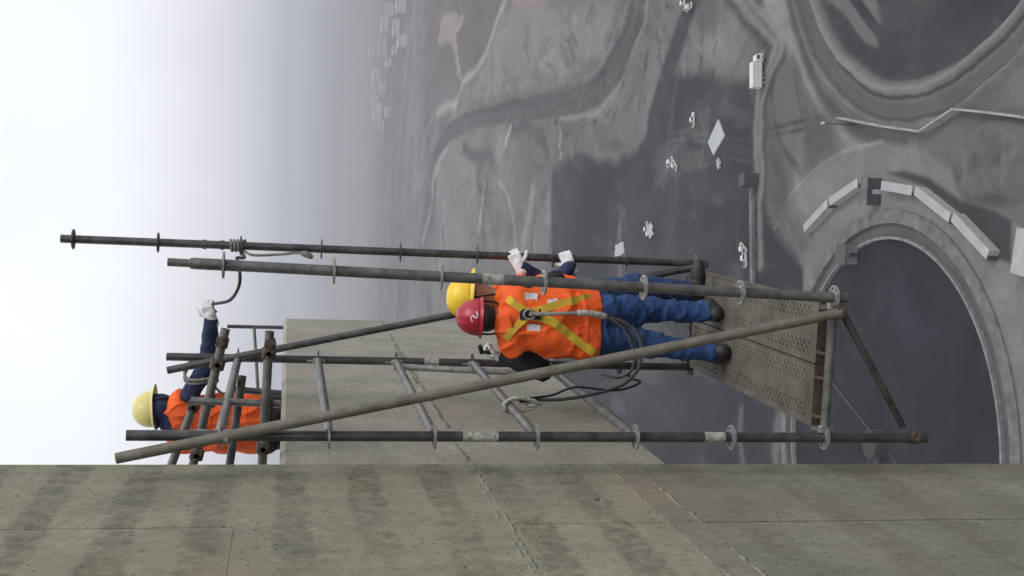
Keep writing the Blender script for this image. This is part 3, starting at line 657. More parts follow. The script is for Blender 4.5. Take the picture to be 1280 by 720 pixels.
# ------------------------------------------------------------------ figures: one smooth surface from blended rounded cones
def cone(P, a, b, r0, r1):
    a, b = np.asarray(a, float), np.asarray(b, float); ba = b-a; L2 = max(ba@ba, 1e-9)
    h = np.clip(((P-a)@ba)/L2, 0, 1); return np.linalg.norm(P-a-h[..., None]*ba, axis=-1)-(r0+(r1-r0)*h)
def ell(P, c, rad_, Rm=None):
    q = P-np.asarray(c, float)
    if Rm is not None: q = q@np.asarray(Rm)
    rr = np.asarray(rad_, float); k0 = np.linalg.norm(q/rr, axis=-1); k1 = np.linalg.norm(q/(rr*rr), axis=-1)+1e-9; return k0*(k0-1)/k1
def smin(a, b, k):
    h = np.clip(.5+.5*(b-a)/k, 0, 1); return b*(1-h)+a*h-k*h*(1-h)
def union(P, prims, k=.035):
    d = None
    for pr_ in prims:
        q = cone(P, *pr_[1:5]) if pr_[0] == 'c' else ell(P, *pr_[1:])
        d = q if d is None else smin(d, q, k)
    return d
def n3(P, s, seed=0):
    a = vnoise(P[..., 0]*s+P[..., 2]*s*.6, P[..., 1]*s-P[..., 2]*s*.8+seed*7, seed); b_ = vnoise(P[..., 2]*s*1.1+seed, P[..., 0]*s*.9+P[..., 1]*s*.5, seed+5); return (a+b_)-1.0
def crease(P, s, seed, st=(1, 1, 1)):
    '''sharp ridges where the cloth bunches'''
    Q = P*np.array(st); a = n3(Q, s, seed); b_ = n3(Q, s*1.9, seed+3); return (np.clip(1-np.abs(a)*3.2, 0, 1)**2*.7+np.clip(1-np.abs(b_)*3.2, 0, 1)**2*.4)*np.clip(n3(P, s*.5, seed+6)+.75, 0, 1)
def nets(fn, lo, hi, h):
    lo, hi = np.asarray(lo)-2*h, np.asarray(hi)+2*h; n = np.ceil((hi-lo)/h).astype(int)+1
    ax = [lo[i]+np.arange(n[i])*h for i in range(3)]; P = np.stack(np.meshgrid(*ax, indexing='ij'), -1); D = fn(P)
    s = D < 0; cell = np.zeros(np.array(n)-1, int); acc = np.zeros((*(np.array(n)-1), 3)); cnt = np.zeros(np.array(n)-1)
    sl_ = lambda o: tuple(slice(o[i], n[i]-1+o[i]) for i in range(3))
    cr = [(i, j, k) for i in (0, 1) for j in (0, 1) for k in (0, 1)]
    for a in cr:
        for d in range(3):
            if a[d]: continue
            b_ = list(a); b_[d] = 1; A_, B_ = D[sl_(a)], D[sl_(b_)]; x = (A_ < 0) != (B_ < 0); t_ = np.where(x, A_/np.where(x, A_-B_, 1), 0)
            for q in range(3): acc[..., q] += np.where(x, a[q]+(t_ if q == d else 0), 0)
            cnt += x
    act = cnt > 0; ids = -np.ones(act.shape, int); ids[act] = np.arange(act.sum())
    base = np.stack(np.meshgrid(*[np.arange(m) for m in act.shape], indexing='ij'), -1)
    Vs = lo+(base[act]+acc[act]/cnt[act][:, None])*h; F = []
    for d in range(3):
        u, v = (d+1) % 3, (d+2) % 3; A_ = s; sh = [slice(None)]*3; sh2 = list(sh); sh[d] = slice(0, n[d]-1); sh2[d] = slice(1, n[d])
        for ax_ in (u, v): sh[ax_] = slice(1, n[ax_]-1); sh2[ax_] = slice(1, n[ax_]-1)
        a, b_ = s[tuple(sh)], s[tuple(sh2)]; ch = np.argwhere(a != b_)
        if not len(ch): continue
        off = np.ones(3, int); off[d] = 0; e_ = ch+off; eu, ev = np.eye(3, dtype=int)[u], np.eye(3, dtype=int)[v]
        q = [ids[tuple((e_-x).T)] for x in (eu+ev, ev, 0*eu, eu)]; q = np.stack(q, 1); fl = b_[tuple(ch.T)]; q[fl] = q[fl][:, ::-1]; F.append(q)
    return Vs, np.concatenate(F)
def blob(name, fn, lo, hi, h, m, parent):
    Vs, F = nets(fn, lo, hi, h); me = bpy.data.meshes.new(name); me.from_pydata(Vs.tolist(), [], F.tolist()); me.validate()
    o = link(name, me, None, m, True); o.parent = parent; o.matrix_parent_inverse = Matrix.Translation(parent.location).inverted() if parent.parent is None else Matrix.Identity(4); return o
def bounds(prims):
    P = []
    for q in prims:
        if q[0] == 'c':
            for p_, r in ((q[1], q[3]), (q[2], q[4])): P += [np.asarray(p_)-r, np.asarray(p_)+r]
        else: r = max(q[2]); P += [np.asarray(q[1])-r, np.asarray(q[1])+r]
    return np.min(P, 0)-.04, np.max(P, 0)+.04
def unit(v): v = np.asarray(v, float); return v/np.linalg.norm(v)
def ik(a, c, l1, l2, pole):
    a, c = np.asarray(a, float), np.asarray(c, float); d = np.linalg.norm(c-a); d = min(d, (l1+l2)*.995); u = unit(c-a)
    x = (l1*l1-l2*l2+d*d)/(2*d); hh = math.sqrt(max(l1*l1-x*x, 0)); p_ = np.asarray(pole, float); p_ = unit(p_-u*(p_@u)); return a+u*x+p_*hh
def hand_prims(wr, fdir, nrm, curl, side, sc=1.0):
    """palm and five fingers; nrm is the way the palm faces, fingers curl towards it"""
    f, n_ = unit(fdir), unit(nrm); n_ = unit(n_-f*(n_@f)); s_ = np.cross(f, n_)*side; wr = np.asarray(wr, float); pr_ = []
    for k, x in enumerate((-.030, -.010, .010, .030)): pr_.append(('c', wr+f*.012*sc+s_*x*.7*sc, wr+f*.088*sc+s_*x*sc, .0155*sc, .0135*sc))
    for k, (x, ln) in enumerate(((.031, .072), (.0105, .082), (-.0105, .076), (-.031, .060))):
        p_ = wr+f*.090*sc+s_*x*sc; d = f.copy(); a = 0
        for j, fr in enumerate((.45, .32, .26)):
            a += curl*(.75, 1.0, .8)[j]; d = f*math.cos(a)+n_*math.sin(a); q_ = p_+d*ln*fr*sc*1.12; r0 = (.0112, .0102, .0095)[j]*sc; pr_.append(('c', p_, q_, r0, r0*.93)); p_ = q_
    p_ = wr+f*.030*sc+s_*.030*sc; d = unit(s_*.75+f*.55+n_*.35)
    for j, ln in enumerate((.042, .032, .026)):
        q_ = p_+d*ln*sc; pr_.append(('c', p_, q_, (.0145, .0125, .0110)[j]*sc, (.0125, .011, .0098)[j]*sc)); p_ = q_; d = unit(d+n_*.55*curl+f*.25)
    return pr_
def helmet(parent, c, up, fwd, m, sc=1.0, sticker=None, mark=False):
    up, fwd = unit(up), unit(fwd); fwd = unit(fwd-up*(fwd@up)); rt = np.cross(fwd, up); c = np.asarray(c, float)
    bm = bmesh.new(); nu, nv = 40, 14; rings = []
    a_, b_, h_ = .136*sc, .112*sc, .138*sc
    for j in range(nv+1):
        t_ = j/nv*math.pi/2; row = []
        for i in range(nu):
            p_ = 2*math.pi*i/nu; cx_, cz_ = math.cos(t_)**.86, math.sin(t_)
            rg = 1+.030*max(0, math.cos(t_)*0+1)*sum(math.exp(-((math.sin(p_)*cx_-s0)/.07)**2) for s0 in (0, .42, -.42))*math.sin(2*t_)**.5 if 0 < t_ < math.pi/2 else 1
            row.append(bm.verts.new(c+fwd*(a_*cx_*math.cos(p_)*rg)+rt*(b_*cx_*math.sin(p_)*rg)+up*(h_*cz_*rg)))
        rings.append(row)
    for r0, r1 in zip(rings, rings[1:]):
        for i in range(nu): bm.faces.new((r0[i], r0[(i+1) % nu], r1[(i+1) % nu], r1[i]))
    bmesh.ops.remove_doubles(bm, verts=bm.verts[:], dist=.0008)
    # inner skirt so that the shell has thickness
    lowr = [bm.verts.new(c+(np.array(v.co)-c)*.94-up*.004) for v in rings[0]]
    for i in range(nu): bm.faces.new((rings[0][i], rings[0][(i+1) % nu], lowr[(i+1) % nu], lowr[i]))
    hobj = bmobj('helmet', bm, m, None, True)
    hobj.parent = parent; hobj.matrix_parent_inverse = Matrix.Translation(parent.location).inverted()
    bm = bmesh.new(); top, bot, tin = [], [], []
    for i in range(nu):
        p_ = 2*math.pi*i/nu; pk = .016+.042*max(0, math.cos(p_))**3; d = fwd*math.cos(p_)*(a_+pk)+rt*math.sin(p_)*(b_+pk*.9); di = fwd*math.cos(p_)*a_*.985+rt*math.sin(p_)*b_*.985
        top.append(bm.verts.new(c+d*sc**0-up*(.012+.010*max(0, math.cos(p_))))); bot.append(bm.verts.new(c+d-up*(.017+.010*max(0, math.cos(p_))))); tin.append((bm.verts.new(c+di+up*.006), bm.verts.new(c+di-up*.006)))
    for i in range(nu):
        j = (i+1) % nu; bm.faces.new((tin[i][0], tin[j][0], top[j], top[i])); bm.faces.new((top[i], top[j], bot[j], bot[i])); bm.faces.new((bot[i], bot[j], tin[j][1], tin[i][1]))
    bmobj('brim', bm, m, hobj, True)
    bm = bmesh.new(); pts = [c+rt*s*.098+fwd*.01+up*(-.01) for s in (1,)]
    ch = c-up*.205+fwd*.045
    tube(bm, spline([c+rt*.100-up*.01, c+rt*.088-up*.11+fwd*.02, ch, c-rt*.088-up*.11+fwd*.02, c-rt*.100-up*.01], 6), .006, 8); bmobj('chin_strap', bm, 'black', hobj, True)
    bm = bmesh.new(); tube(bm, spline([c-fwd*.128-up*.02+rt*.05, c-fwd*.142-up*.035, c-fwd*.128-up*.02-rt*.05], 6), .011, 8); bmobj('adjuster', bm, 'black', hobj, True)
    if mark:
        # small pale printed mark on the back of the shell
        def on_shell(p_, t_, k=1.012):
            cx_, cz_ = math.cos(t_)**.86, math.sin(t_); return c+(fwd*(a_*cx_*math.cos(p_))+rt*(b_*cx_*math.sin(p_))+up*(h_*cz_))*k
        bm = bmesh.new(); tube(bm, spline([on_shell(math.pi+a, t_) for a, t_ in ((-.30, .20), (-.10, .14), (.06, .22), (-.06, .34), (.10, .42), (.28, .34))], 5), .0045, 6); bmobj('printed_mark', bm, 'white', hobj, True)
    return hobj

def person(label, J, legs='blue', jacket='navy', helmet_m='red', hood=False, face=(0, 1, 0), up=(0, 0, 1), mark=False, boots=True, gloveL=None, gloveR=None, sleeveL=None, vest=True, group=None, seed=1, feet_dir=((0, 1, 0), (0, 1, 0))):
    j = {k: np.asarray(v, float) for k, v in J.items()}
    base = (j['anL']+j['anR'])/2; base[2] = min(j['anL'][2], j['anR'][2])-.09
    root = thing('person', label, 'person', tuple(base), group)
    f = unit(face); upv = unit(up); f = unit(f-upv*(f@upv)); rt = np.cross(f, upv)
    hd = j['head']; hipc = (j['hipL']+j['hipR'])/2; shc = (j['shL']+j['shR'])/2
    across = unit(j['shR']-j['shL']); spine = unit(shc-hipc); tf = unit(np.cross(spine, across)); tf = tf if True else tf
    Rh = np.stack([rt, f, upv], 1)
    headp = [('e', hd, (.076, .098, .112), Rh), ('c', hd-upv*.02+f*.03, hd-upv*.085+f*.045, .066, .045), ('c', hd+f*.092-upv*.005, hd+f*.108-upv*.030, .011, .016),
             ('e', hd+rt*.078-upv*.012, (.012, .024, .034), Rh), ('e', hd-rt*.078-upv*.012, (.012, .024, .034), Rh), ('e', hd+f*.080+upv*.024, (.055, .018, .012), Rh), ('e', hd+f*.090-upv*.058, (.026, .014, .010), Rh)]
    neck = [('c', shc+spine*.02, hd-upv*.05, .062, .055)]
    chest = shc-spine*.16
    torso = []
    for s, sh, hp in ((1, j['shR'], j['hipR']), (-1, j['shL'], j['hipL'])):
        torso += [('c', sh-across*s*.055-spine*.03, sh-across*s*.085-spine*.24, .092, .110), ('c', sh-across*s*.085-spine*.24, hp+spine*.10-across*s*.005, .110, .098), ('c', hp+spine*.10, hp-spine*.01, .100, .098)]
    torso += [('c', shc-spine*.02, shc+spine*.055, .075, .062)]
    def arm(s): return [('c', j['sh'+s], j['el'+s], .058, .045), ('c', j['el'+s], j['ha'+s], .044, .031)]
    def leg(s): return [('c', j['hip'+s], j['kn'+s], .092, .063), ('c', j['kn'+s], j['an'+s], .061, .043)]
    def foot(s, g=0.0):
        d = unit(feet_dir[0 if s == 'L' else 1]); a = j['an'+s]; z = np.array([0, 0, 1.0])
        return [('c', a-d*.035-z*.045, a+d*.12-z*.052, .040+g, .036+g), ('c', a+z*.02, a-z*.04, .042+g, .042+g), ('c', a+d*.10-z*.055, a+d*.165-z*.058, .036+g, .028+g)]
    body = headp+neck+torso+arm('L')+arm('R')+leg('L')+leg('R')+foot('L', -.006)+foot('R', -.006)
    lo, hi = bounds(body)
    o = blob('body', lambda P: union(P, body, .03)+.006, lo, hi, .0125, 'skin', root)
    # eyes
    for s in (-1, 1):
        bm = bmesh.new(); bmesh.ops.create_icosphere(bm, subdivisions=2, radius=.012)
        for v in bm.verts: v.co = v.co+Vector(hd+f*.084+rt*s*.031+upv*.004)
        bmobj('eye', bm, 'white', o, True)
    # trousers
    tp = leg('L')+leg('R')+[q for q in torso if q[0] == 'c' and True][2:3]+[torso[5]]
    tb = [tuple([q[0], q[1], q[2], q[3]+.014, q[4]+.020]) for q in tp]
    waist = hipc+spine*.10
    def ftr(P):
        d = union(P, tb, .025)
        zl = P[..., 2]; fold = .008*n3(P*np.array([1, 1, 1.6]), 11, seed)-.020*crease(P, 8, seed+1, (1, 1, 1.5))+.006
        d = d+fold
        d = np.maximum(d, (P-waist)@spine-.02)
        cut = np.minimum(np.linalg.norm((P-j['anL'])[..., :2], axis=-1), 9)
        return np.maximum(d, (min(j['anL'][2], j['anR'][2])-.005)-zl)
    lo, hi = bounds(tb); blob('trousers', ftr, lo, hi, .0085, legs, root)
    # jacket with sleeves
    for s in ('L', 'R'):
        ap = [('c', q[1], q[2], q[3]+(.004 if n_ == 0 else .016), q[4]+.017) for n_, q in enumerate(arm(s))]
        hnd = j['ha'+s]; fd = unit(j['ha'+s]-j['el'+s])
        lo, hi = bounds(ap)
        el_ = j['el'+s]
        blob('sleeve', lambda P, ap=ap, hnd=hnd, fd=fd: np.maximum(union(P, ap, .02)+.007*n3(P, 15, seed+2)-.012*crease(P, 11, seed+3)+.005, (P-hnd)@fd-.004), lo, hi, .009, (sleeveL if (s == 'L' and sleeveL) else jacket), root)
    jk = [('c', q[1], q[2], q[3]+.010, q[4]+.010) for q in torso]
    lo, hi = bounds(jk); blob('jacket', lambda P: np.maximum(np.maximum(union(P, jk, .035), (hipc+spine*.0-P)@spine), (P-(shc+spine*.10))@spine), lo, hi, .0125, jacket, root)
    # vest
    vfn = None
    if vest:
        vp = [('c', q[1], q[2], q[3]+.024, q[4]+.030) for q in torso]+[('c', j['sh'+s_]-across*g_*.012+spine*.012, shc+spine*.045, .100, .085) for s_, g_ in (('R', 1), ('L', -1))]
        def vfn(P):
            d = union(P, vp, .04)+.012*n3(P, 7, seed+8)-.026*crease(P, 7, seed+9, (1.3, 1, .7))-.001
            d = np.maximum(d, (hipc+spine*.035-P)@spine)
            for s, sg in (('L', -1), ('R', 1)):
                d = np.maximum(d, -cone(P, j['sh'+s]+across*sg*(.125 if s == 'R' else .012)-spine*.045, j['sh'+s]+across*sg*.25-spine*.045, (.072 if s == 'R' else .088), .10))
            d = np.maximum(d, -cone(P, shc+spine*.09+f*.03, shc+spine*.2+f*.03, .062, .09))
            return d
        lo, hi = bounds(vp); ve = blob('vest', vfn, lo, hi, .0075, 'orange', root)
    # boots, gloves
    for s in ('L', 'R'):
        bo = foot(s, .010)+[('c', j['an'+s], j['an'+s]+np.array([0, 0, .05]), .050, .046)]
        lo, hi = bounds(bo); zb = j['an'+s][2]-.0895
        blob('boot', lambda P, bo=bo, zb=zb: np.maximum(union(P, bo, .02), zb-P[..., 2]), lo, hi, .009, 'boot', root)
        gv = gloveL if s == 'L' else gloveR
        fd, nm, curl, gm_ = gv if gv else (unit(j['ha'+s]-j['el'+s]), f, .6, 'white')
        hp = hand_prims(j['ha'+s]-unit(fd)*.012, fd, nm, curl, 1 if s == 'R' else -1, 1.04)+[('c', j['ha'+s]-unit(fd)*.035, j['ha'+s]+unit(fd)*.02, .040, .033)]
        lo, hi = bounds(hp); blob('glove', lambda P, hp=hp: union(P, hp, .006), lo, hi, .0048, gm_, root)
    # hood or hair under the helmet
    hk = [('e', hd+upv*.005, (.088, .110, .120), Rh), ('c', hd-upv*.04-f*.02, shc+spine*.06-f*.02, .085, .10 if hood else .07)]
    lo, hi = bounds(hk)
    if hood: blob('hood', lambda P: np.maximum(union(P, hk, .04)+.006*n3(P, 14, seed), -ell(P, hd+f*.115-upv*.005, (.055, .05, .05), Rh)), lo, hi, .009, 'navy', root)
    else:
        hr = [('e', hd-f*.012+upv*.008, (.083, .104, .116), Rh)]; lo, hi = bounds(hr)
        blob('hair', lambda P: np.maximum(np.maximum(union(P, hr, .02), (hd-upv*.055-P)@upv), (P-hd)@f-.035), lo, hi, .009, 'hair', root)
    hm2 = helmet(root, hd+upv*.035-f*.004, upv, f, helmet_m, .95 if hood else 1.0, mark=mark)
    return root, j, vfn, dict(f=f, across=across, spine=spine, shc=shc, hipc=hipc, hd=hd, up=upv, rt=rt)

def ribbon(name, pts, vfn, ray_dir, width, m, parent, off=.006, n=10):
    """webbing laid on a surface: each point is moved along ray_dir until it meets the cloth"""
    P = spline(pts, n); rd = unit(ray_dir); out = []
    for p_ in P:
        q_ = np.array(p_)-rd*.5
        for _ in range(60):
            d = float(vfn(q_[None, :])[0])
            if d < .001 or np.linalg.norm(q_-p_) > 1.2: break
            q_ = q_+rd*max(d*.8, .001)
        out.append(q_-rd*off)
    bm = bmesh.new(); prev = None
    for i, p_ in enumerate(out):
        d = unit(out[min(i+1, len(out)-1)]-out[max(i-1, 0)]); sd_ = unit(np.cross(d, rd)); r = [bm.verts.new(p_+sd_*width*s/2-rd*o_) for s, o_ in ((-1, -.012), (-1, 0), (1, 0), (1, -.012))]
        if prev:
            for a in range(4): bm.faces.new((prev[a], prev[(a+1) % 4], r[(a+1) % 4], r[a]))
        prev = r
    o = bmobj(name, bm, m, None, True); shade(o); o.parent = parent; o.matrix_parent_inverse = Matrix.Translation(parent.location).inverted(); return o, out
def hang(o, parent): o.parent = parent; o.matrix_parent_inverse = Matrix.Translation(parent.location).inverted() if parent.parent is None else Matrix.Identity(4); return o

DT = dz+.004        # deck surface
# --- worker with the red helmet, back to us
def at(px, y): return PY(px[0], px[1], y)
yb = 1.38
J = dict(head=at((606, 397), yb+.06), shL=at((646, 432), yb+.03), shR=at((648, 372), yb+.02), hipL=at((752, 424), yb+.03), hipR=at((752, 391), yb+.05),
         anL=np.array([.245, 1.30, DT+.09]), anR=np.array([.475, 1.46, DT+.09]))
J['knL'] = (J['hipL']+J['anL'])/2+np.array([.0, .03, .02]); J['knR'] = (J['hipR']+J['anR'])/2+np.array([.01, .04, .02])
dgrip = on(dB, dT_, at((618, 452), 2.07)[2])
J['haL'] = at((628, 446), yb+.30); J['elL'] = at((677, 464), yb+.10)
J['haR'] = np.array([.46, 1.72, J['hipR'][2]+.22]); J['elR'] = ik(J['shR'], J['haR'], .30, .26, (1, .1, -1))
gl = (unit(np.array([.0, .45, .9])), (.9, .3, 0), 1.0, 'white')
red, jr, vf, fr = person('worker in red helmet and orange vest wearing a yellow harness, back turned', J, 'blue', 'black', 'red', face=(-.12, 1, -.12), up=(.02, .08, 1), mark=True, gloveL=gl, gloveR=((0, .6, .3), (-1, 0, 0), .8, 'white'), seed=3, feet_dir=((-.35, 1, 0), (.25, 1, 0)))
rd = unit(ray(670, 400))
def bp_(x, y): return at((x, y), yb)
ribbon('harness_strap', [bp_(634, 373), bp_(645, 381), bp_(660, 391)], vf, rd, .046, 'yellow', red)
ribbon('harness_strap', [bp_(632, 424), bp_(645, 408), bp_(660, 395)], vf, rd, .046, 'yellow', red)
ribbon('harness_strap', [bp_(660, 392), bp_(690, 383), bp_(722, 375), bp_(738, 371)], vf, rd, .046, 'yellow', red, .008)
_, so_ = ribbon('harness_strap', [bp_(660, 394), bp_(690, 402), bp_(712, 419), bp_(742, 441)], vf, rd, .050, 'yellow', red, .008)
ribbon('harness_strap', [bp_(728, 374), bp_(733, 400), bp_(730, 436)], vf, rd, .020, 'orange', red, .005)
for (x, y) in ((664, 372), (667, 411)): ribbon('reflective_patch', [bp_(x-8, y), bp_(x, y), bp_(x+8, y+1)], vf, rd, .055, 'white', red, .004)
ribbon('reflective_patch', [bp_(684, 379), bp_(690, 378), bp_(697, 376)], vf, rd, .035, 'white', red, .014)
_, dr = ribbon('dorsal_pad', [bp_(650, 393), bp_(662, 393), bp_(676, 393)], vf, rd, .062, 'black', red, .010)
dc = dr[len(dr)//2]-rd*.012
bm = bmesh.new(); u_, v_ = np.array([0, 0, 1.0]), np.array([1.0, 0, 0])
tube(bm, [dc+u_*.034*math.cos(a)+v_*.030*math.sin(a) for a in np.linspace(0, 2*math.pi, 17)], .0062, 8, False); hang(bmobj('dorsal_ring', bm, 'decal', None, True), red)
# tool pouch strap and hand tool
bm = bmesh.new(); hp_ = jr['haL']; tube(bm, [hp_+np.array([.02, .0, .00]), hp_+np.array([.03, -.01, .13])], .011, 8); tube(bm, [hp_+np.array([.02, 0, .13]), hp_+np.array([.07, -.02, .15])], .014, 8)
tool = tag(bmobj('podger_spanner', bm, 'black', None, True), 'black steel spanner in the gloved left hand of the red helmet worker', 'spanner')
# lanyard: webbing with shock pack running down the back, then a rope to a hook on a ledger
rg = on(cB, cT, Z0+1.5).lerp(on(dB, dT_, Z0+1.5), .34); rg = np.array(rg)
lan = thing('safety_lanyard', 'grey safety lanyard looping from the harness ring to a ledger hook', 'lanyard', tuple(dc))
lp = [dc, at((700, 392), yb-.20), at((735, 392), yb-.20), at((760, 396), yb-.19)]
bm = bmesh.new(); tube(bm, spline(lp, 6), [.012]*19, 8); hang(bmobj('webbing', bm, 'rope', None, True), lan)
bm = bmesh.new(); tube(bm, spline([at((722, 391), yb-.21), at((740, 392), yb-.21), at((758, 396), yb-.20)], 4), .019, 8); hang(bmobj('shock_pack', bm, 'decal', None, True), lan)
bm = bmesh.new(); tube(bm, spline([at((758, 396), yb-.20), at((778, 402), yb-.22), at((795, 415), yb-.26), at((802, 437), yb-.34), at((797, 462), yb-.45), at((778, 481), yb-.55), at((745, 492), yb-.62), at((705, 499), yb-.66), at((672, 500), yb-.66), rg+np.array([0.03, -.01, -.05])], 7), .0105, 8); hang(bmobj('rope', bm, 'rope_dk', None, True), lan)
bm = bmesh.new(); tube(bm, spline([at((762, 398), yb-.21), at((780, 412), yb-.24), at((792, 440), yb-.30), at((790, 462), yb-.40), at((774, 472), yb-.46), at((752, 468), yb-.40)], 6), .008, 8); hang(bmobj('rope', bm, 'rope_dk', None, True), lan)
bm = bmesh.new(); tube(bm, spline([at((770, 400), yb-.21), at((788, 418), yb-.25), at((797, 445), yb-.33), at((786, 470), yb-.42), at((800, 478), yb-.5), at((770, 488), yb-.55), at((720, 484), yb-.6), at((690, 494), yb-.62), rg+np.array([.05, -.02, -.10])], 6), .007, 8); hang(bmobj('rope', bm, 'black', None, True), lan)
ax = unit(np.array(on(dB, dT_, Z0+1.5)-on(cB, cT, Z0+1.5)))
e1 = unit(np.cross(ax, (1, 0, 0))); e2 = np.cross(ax, e1)
bm = bmesh.new(); hk_ = [rg+np.array([0, 0, -.012])+np.array([0, 0, -1.0])*.055*(math.cos(a)+.2)*1.25+np.array([1.0, 0, 0])*.040*math.sin(a) for a in np.linspace(.15, 2*math.pi-.35, 18)]
tube(bm, hk_, .0085, 8); tube(bm, [rg+np.array([0, 0, -.09]), rg+np.array([.02, -.01, -.17])], .014, 8); hang(bmobj('hook', bm, 'galv', None, True), lan)
for kk, (zz, xx) in enumerate(((.05, .03),)):
    bm = bmesh.new(); tube(bm, spline([rg+np.array([-.03, 0, .03]), rg+np.array([.035, -.02, .02]), rg+np.array([.05, -.02, -.06]), rg+np.array([.02, -.01, -.15]), rg+np.array([-.02, 0, -.09]), rg+np.array([-.035, 0, .0])], 5), .012, 8); hang(bmobj('snap_gate', bm, 'decal', None, True), lan)

# --- worker with the yellow helmet behind, both hands on the far outer post
y2 = 1.86
g1 = np.array(on(aB, aT, at((640, 320), 2.07)[2])); g2 = np.array(on(aB, aT, at((706, 323), 2.07)[2]))
hd2 = at((592, 372), y2)
J = dict(head=hd2, shL=hd2+np.array([.0, .16, -.26]), shR=hd2+np.array([.02, -.16, -.27]))
hz_ = DT+.09
J['anL'] = np.array([.46, 1.93, hz_]); J['anR'] = np.array([.58, 1.80, hz_]); J['hipL'] = np.array([hd2[0]-.01, 1.95, DT+.80]); J['hipR'] = np.array([hd2[0]+.01, 1.78, DT+.80])
J['knL'] = (J['hipL']+J['anL'])/2+np.array([.05, 0, 0]); J['knR'] = (J['hipR']+J['anR'])/2+np.array([.06, 0, 0])
J['haL'] = g1+np.array([-.060, -.045, -.045]); J['haR'] = g2+np.array([-.045, -.075, -.02])
J['elL'] = ik(J['shL'], J['haL'], .29, .26, (-.1, .2, -1)); J['elR'] = ik(J['shR'], J['haR'], .29, .25, (.1, -.3, -1))
yel, jy, vf2, fr2 = person('worker in yellow helmet standing behind the red helmet worker, gripping a scaffold post', J, 'blue_dk', 'navy', 'hyellow', face=(1, .15, -.1), up=(.05, 0, 1), gloveL=(unit(np.array([.9, .25, .45])), (.1, .9, 0), 1.0, 'white'), gloveR=(unit(np.array([.8, .45, .3])), (.2, .9, 0), 1.0, 'white'), seed=11, feet_dir=((1, .2, 0), (1, .1, 0)))

# --- worker on the roof behind the parapet, arm stretched to the rope
y3 = 2.75
hd3 = at((197, 510), y3)
roofz = H-.80
J = dict(head=hd3, shL=at((232, 548), y3+.10), shR=at((230, 507), y3-.10))
J['hipL'] = np.array([J['shL'][0]+.02, y3+.09, roofz+.90]); J['hipR'] = np.array([J['shR'][0]-.03, y3-.07, roofz+.90])
J['anL'] = np.array([J['hipL'][0], y3+.12, roofz+.09]); J['anR'] = np.array([J['hipR'][0]-.02, y3-.12, roofz+.09])
for s in 'LR': J['kn'+s] = (J['hip'+s]+J['an'+s])/2+np.array([.03, 0, 0])
J['haR'] = at((264, 398), y3-.25); J['elR'] = ik(J['shR'], J['haR'], np.linalg.norm(J['haR']-J['shR'])*.53, np.linalg.norm(J['haR']-J['shR'])*.49, (0, 0, -1))
J['haL'] = J['shL']+np.array([.10, .22, -.42]); J['elL'] = ik(J['shL'], J['haL'], .29, .26, (-.4, .3, -1))
up3, ju, vf3, fr3 = person('worker in pale yellow helmet and navy hood on the roof reaching for the rope', J, 'black', 'navy', 'hpale', hood=True, face=(.75, .75, .0), up=(-.10, 0, 1), gloveR=(unit(np.array([.75, -.1, .25])), (0, 1, -.2), 1.05, 'white'), seed=23, feet_dir=((.8, .5, 0), (.9, .2, 0)))

# ------------------------------------------------------------------ rope tied on the outer posts, in the roof worker's hand
hr_ = ju['haR']+np.array([.06, .0, .0])
rp_ = thing('tag_rope', 'dark rope tied round the tall outer post and held by the roof worker', 'rope', tuple(at((302, 312), 2.07)))
kn = np.array(on(aB, aT, at((296, 307), 2.07)[2])); bn = np.array(on(bB, bT, at((300, 333), 0)[2]))
bm = bmesh.new()
tube(bm, spline([at((296, 322), 1.9), at((300, 345), 1.85), at((297, 362), 1.95), at((286, 376), 2.2), hr_+np.array([.03, 0, .0]), hr_+np.array([-.02, 0, -.03])], 7), .0105, 8); hang(bmobj('rope', bm, 'rope_dk', None, True), rp_)
bm = bmesh.new()
tube(bm, [kn+np.array([.034*math.cos(a), .034*math.sin(a), .0035*a-.05]) for a in np.linspace(0, 8*math.pi, 64)], .009, 8)
tube(bm, spline([kn+np.array([-.03, -.03, -.02]), kn+np.array([-.07, -.04, -.05]), at((296, 322), 1.9)], 5), .0105, 8); hang(bmobj('knot', bm, 'rope', None, True), rp_)
bm = bmesh.new(); tube(bm, spline([kn+np.array([-.03, -.03, -.04]), at((318, 319), 2.0), at((350, 318), 2.0), at((372, 316), 2.0), at((388, 318), 2.0)], 6), .0085, 8); hang(bmobj('tail', bm, 'rope', None, True), rp_)
bm = bmesh.new(); tube(bm, spline([at((374, 316), 2.0), at((383, 318), 2.0), at((391, 322), 2.0)], 4), [.008, .012, .017, .020, .021, .021, .018, .016, .012], 8); hang(bmobj('frayed_end', bm, 'rope', None, True), rp_)

# looped strap hanging on the roof worker's sleeve
lp_ = thing('strap_loop', 'grey webbing loop hanging on the roof worker\'s outstretched navy sleeve', 'strap', tuple(ju['elR']))
mid = ju['elR']*.65+ju['shR']*.35; dA = unit(ju['elR']-ju['shR']); u_, v_ = frame(dA); u_, v_ = np.array(u_), np.array(v_)
for q_, (ra, rb, off_) in enumerate(((.085, .10, 0), (.09, .115, .03))):
    bm = bmesh.new(); tube(bm, [mid+dA*(off_+.04*math.sin(a*2))+u_*ra*math.cos(a)+v_*rb*math.sin(a) for a in np.linspace(0, 2*math.pi, 26)], .010, 8, False); hang(bmobj('webbing', bm, 'rope', None, True), lp_)
bm = bmesh.new(); tube(bm, spline([mid+v_*.09, mid+v_*.13-dA*.06+np.array([0, 0, -.06]), mid+v_*.12-dA*.10+np.array([0, 0, -.16])], 5), .010, 8); hang(bmobj('clip', bm, 'galv', None, True), lp_)
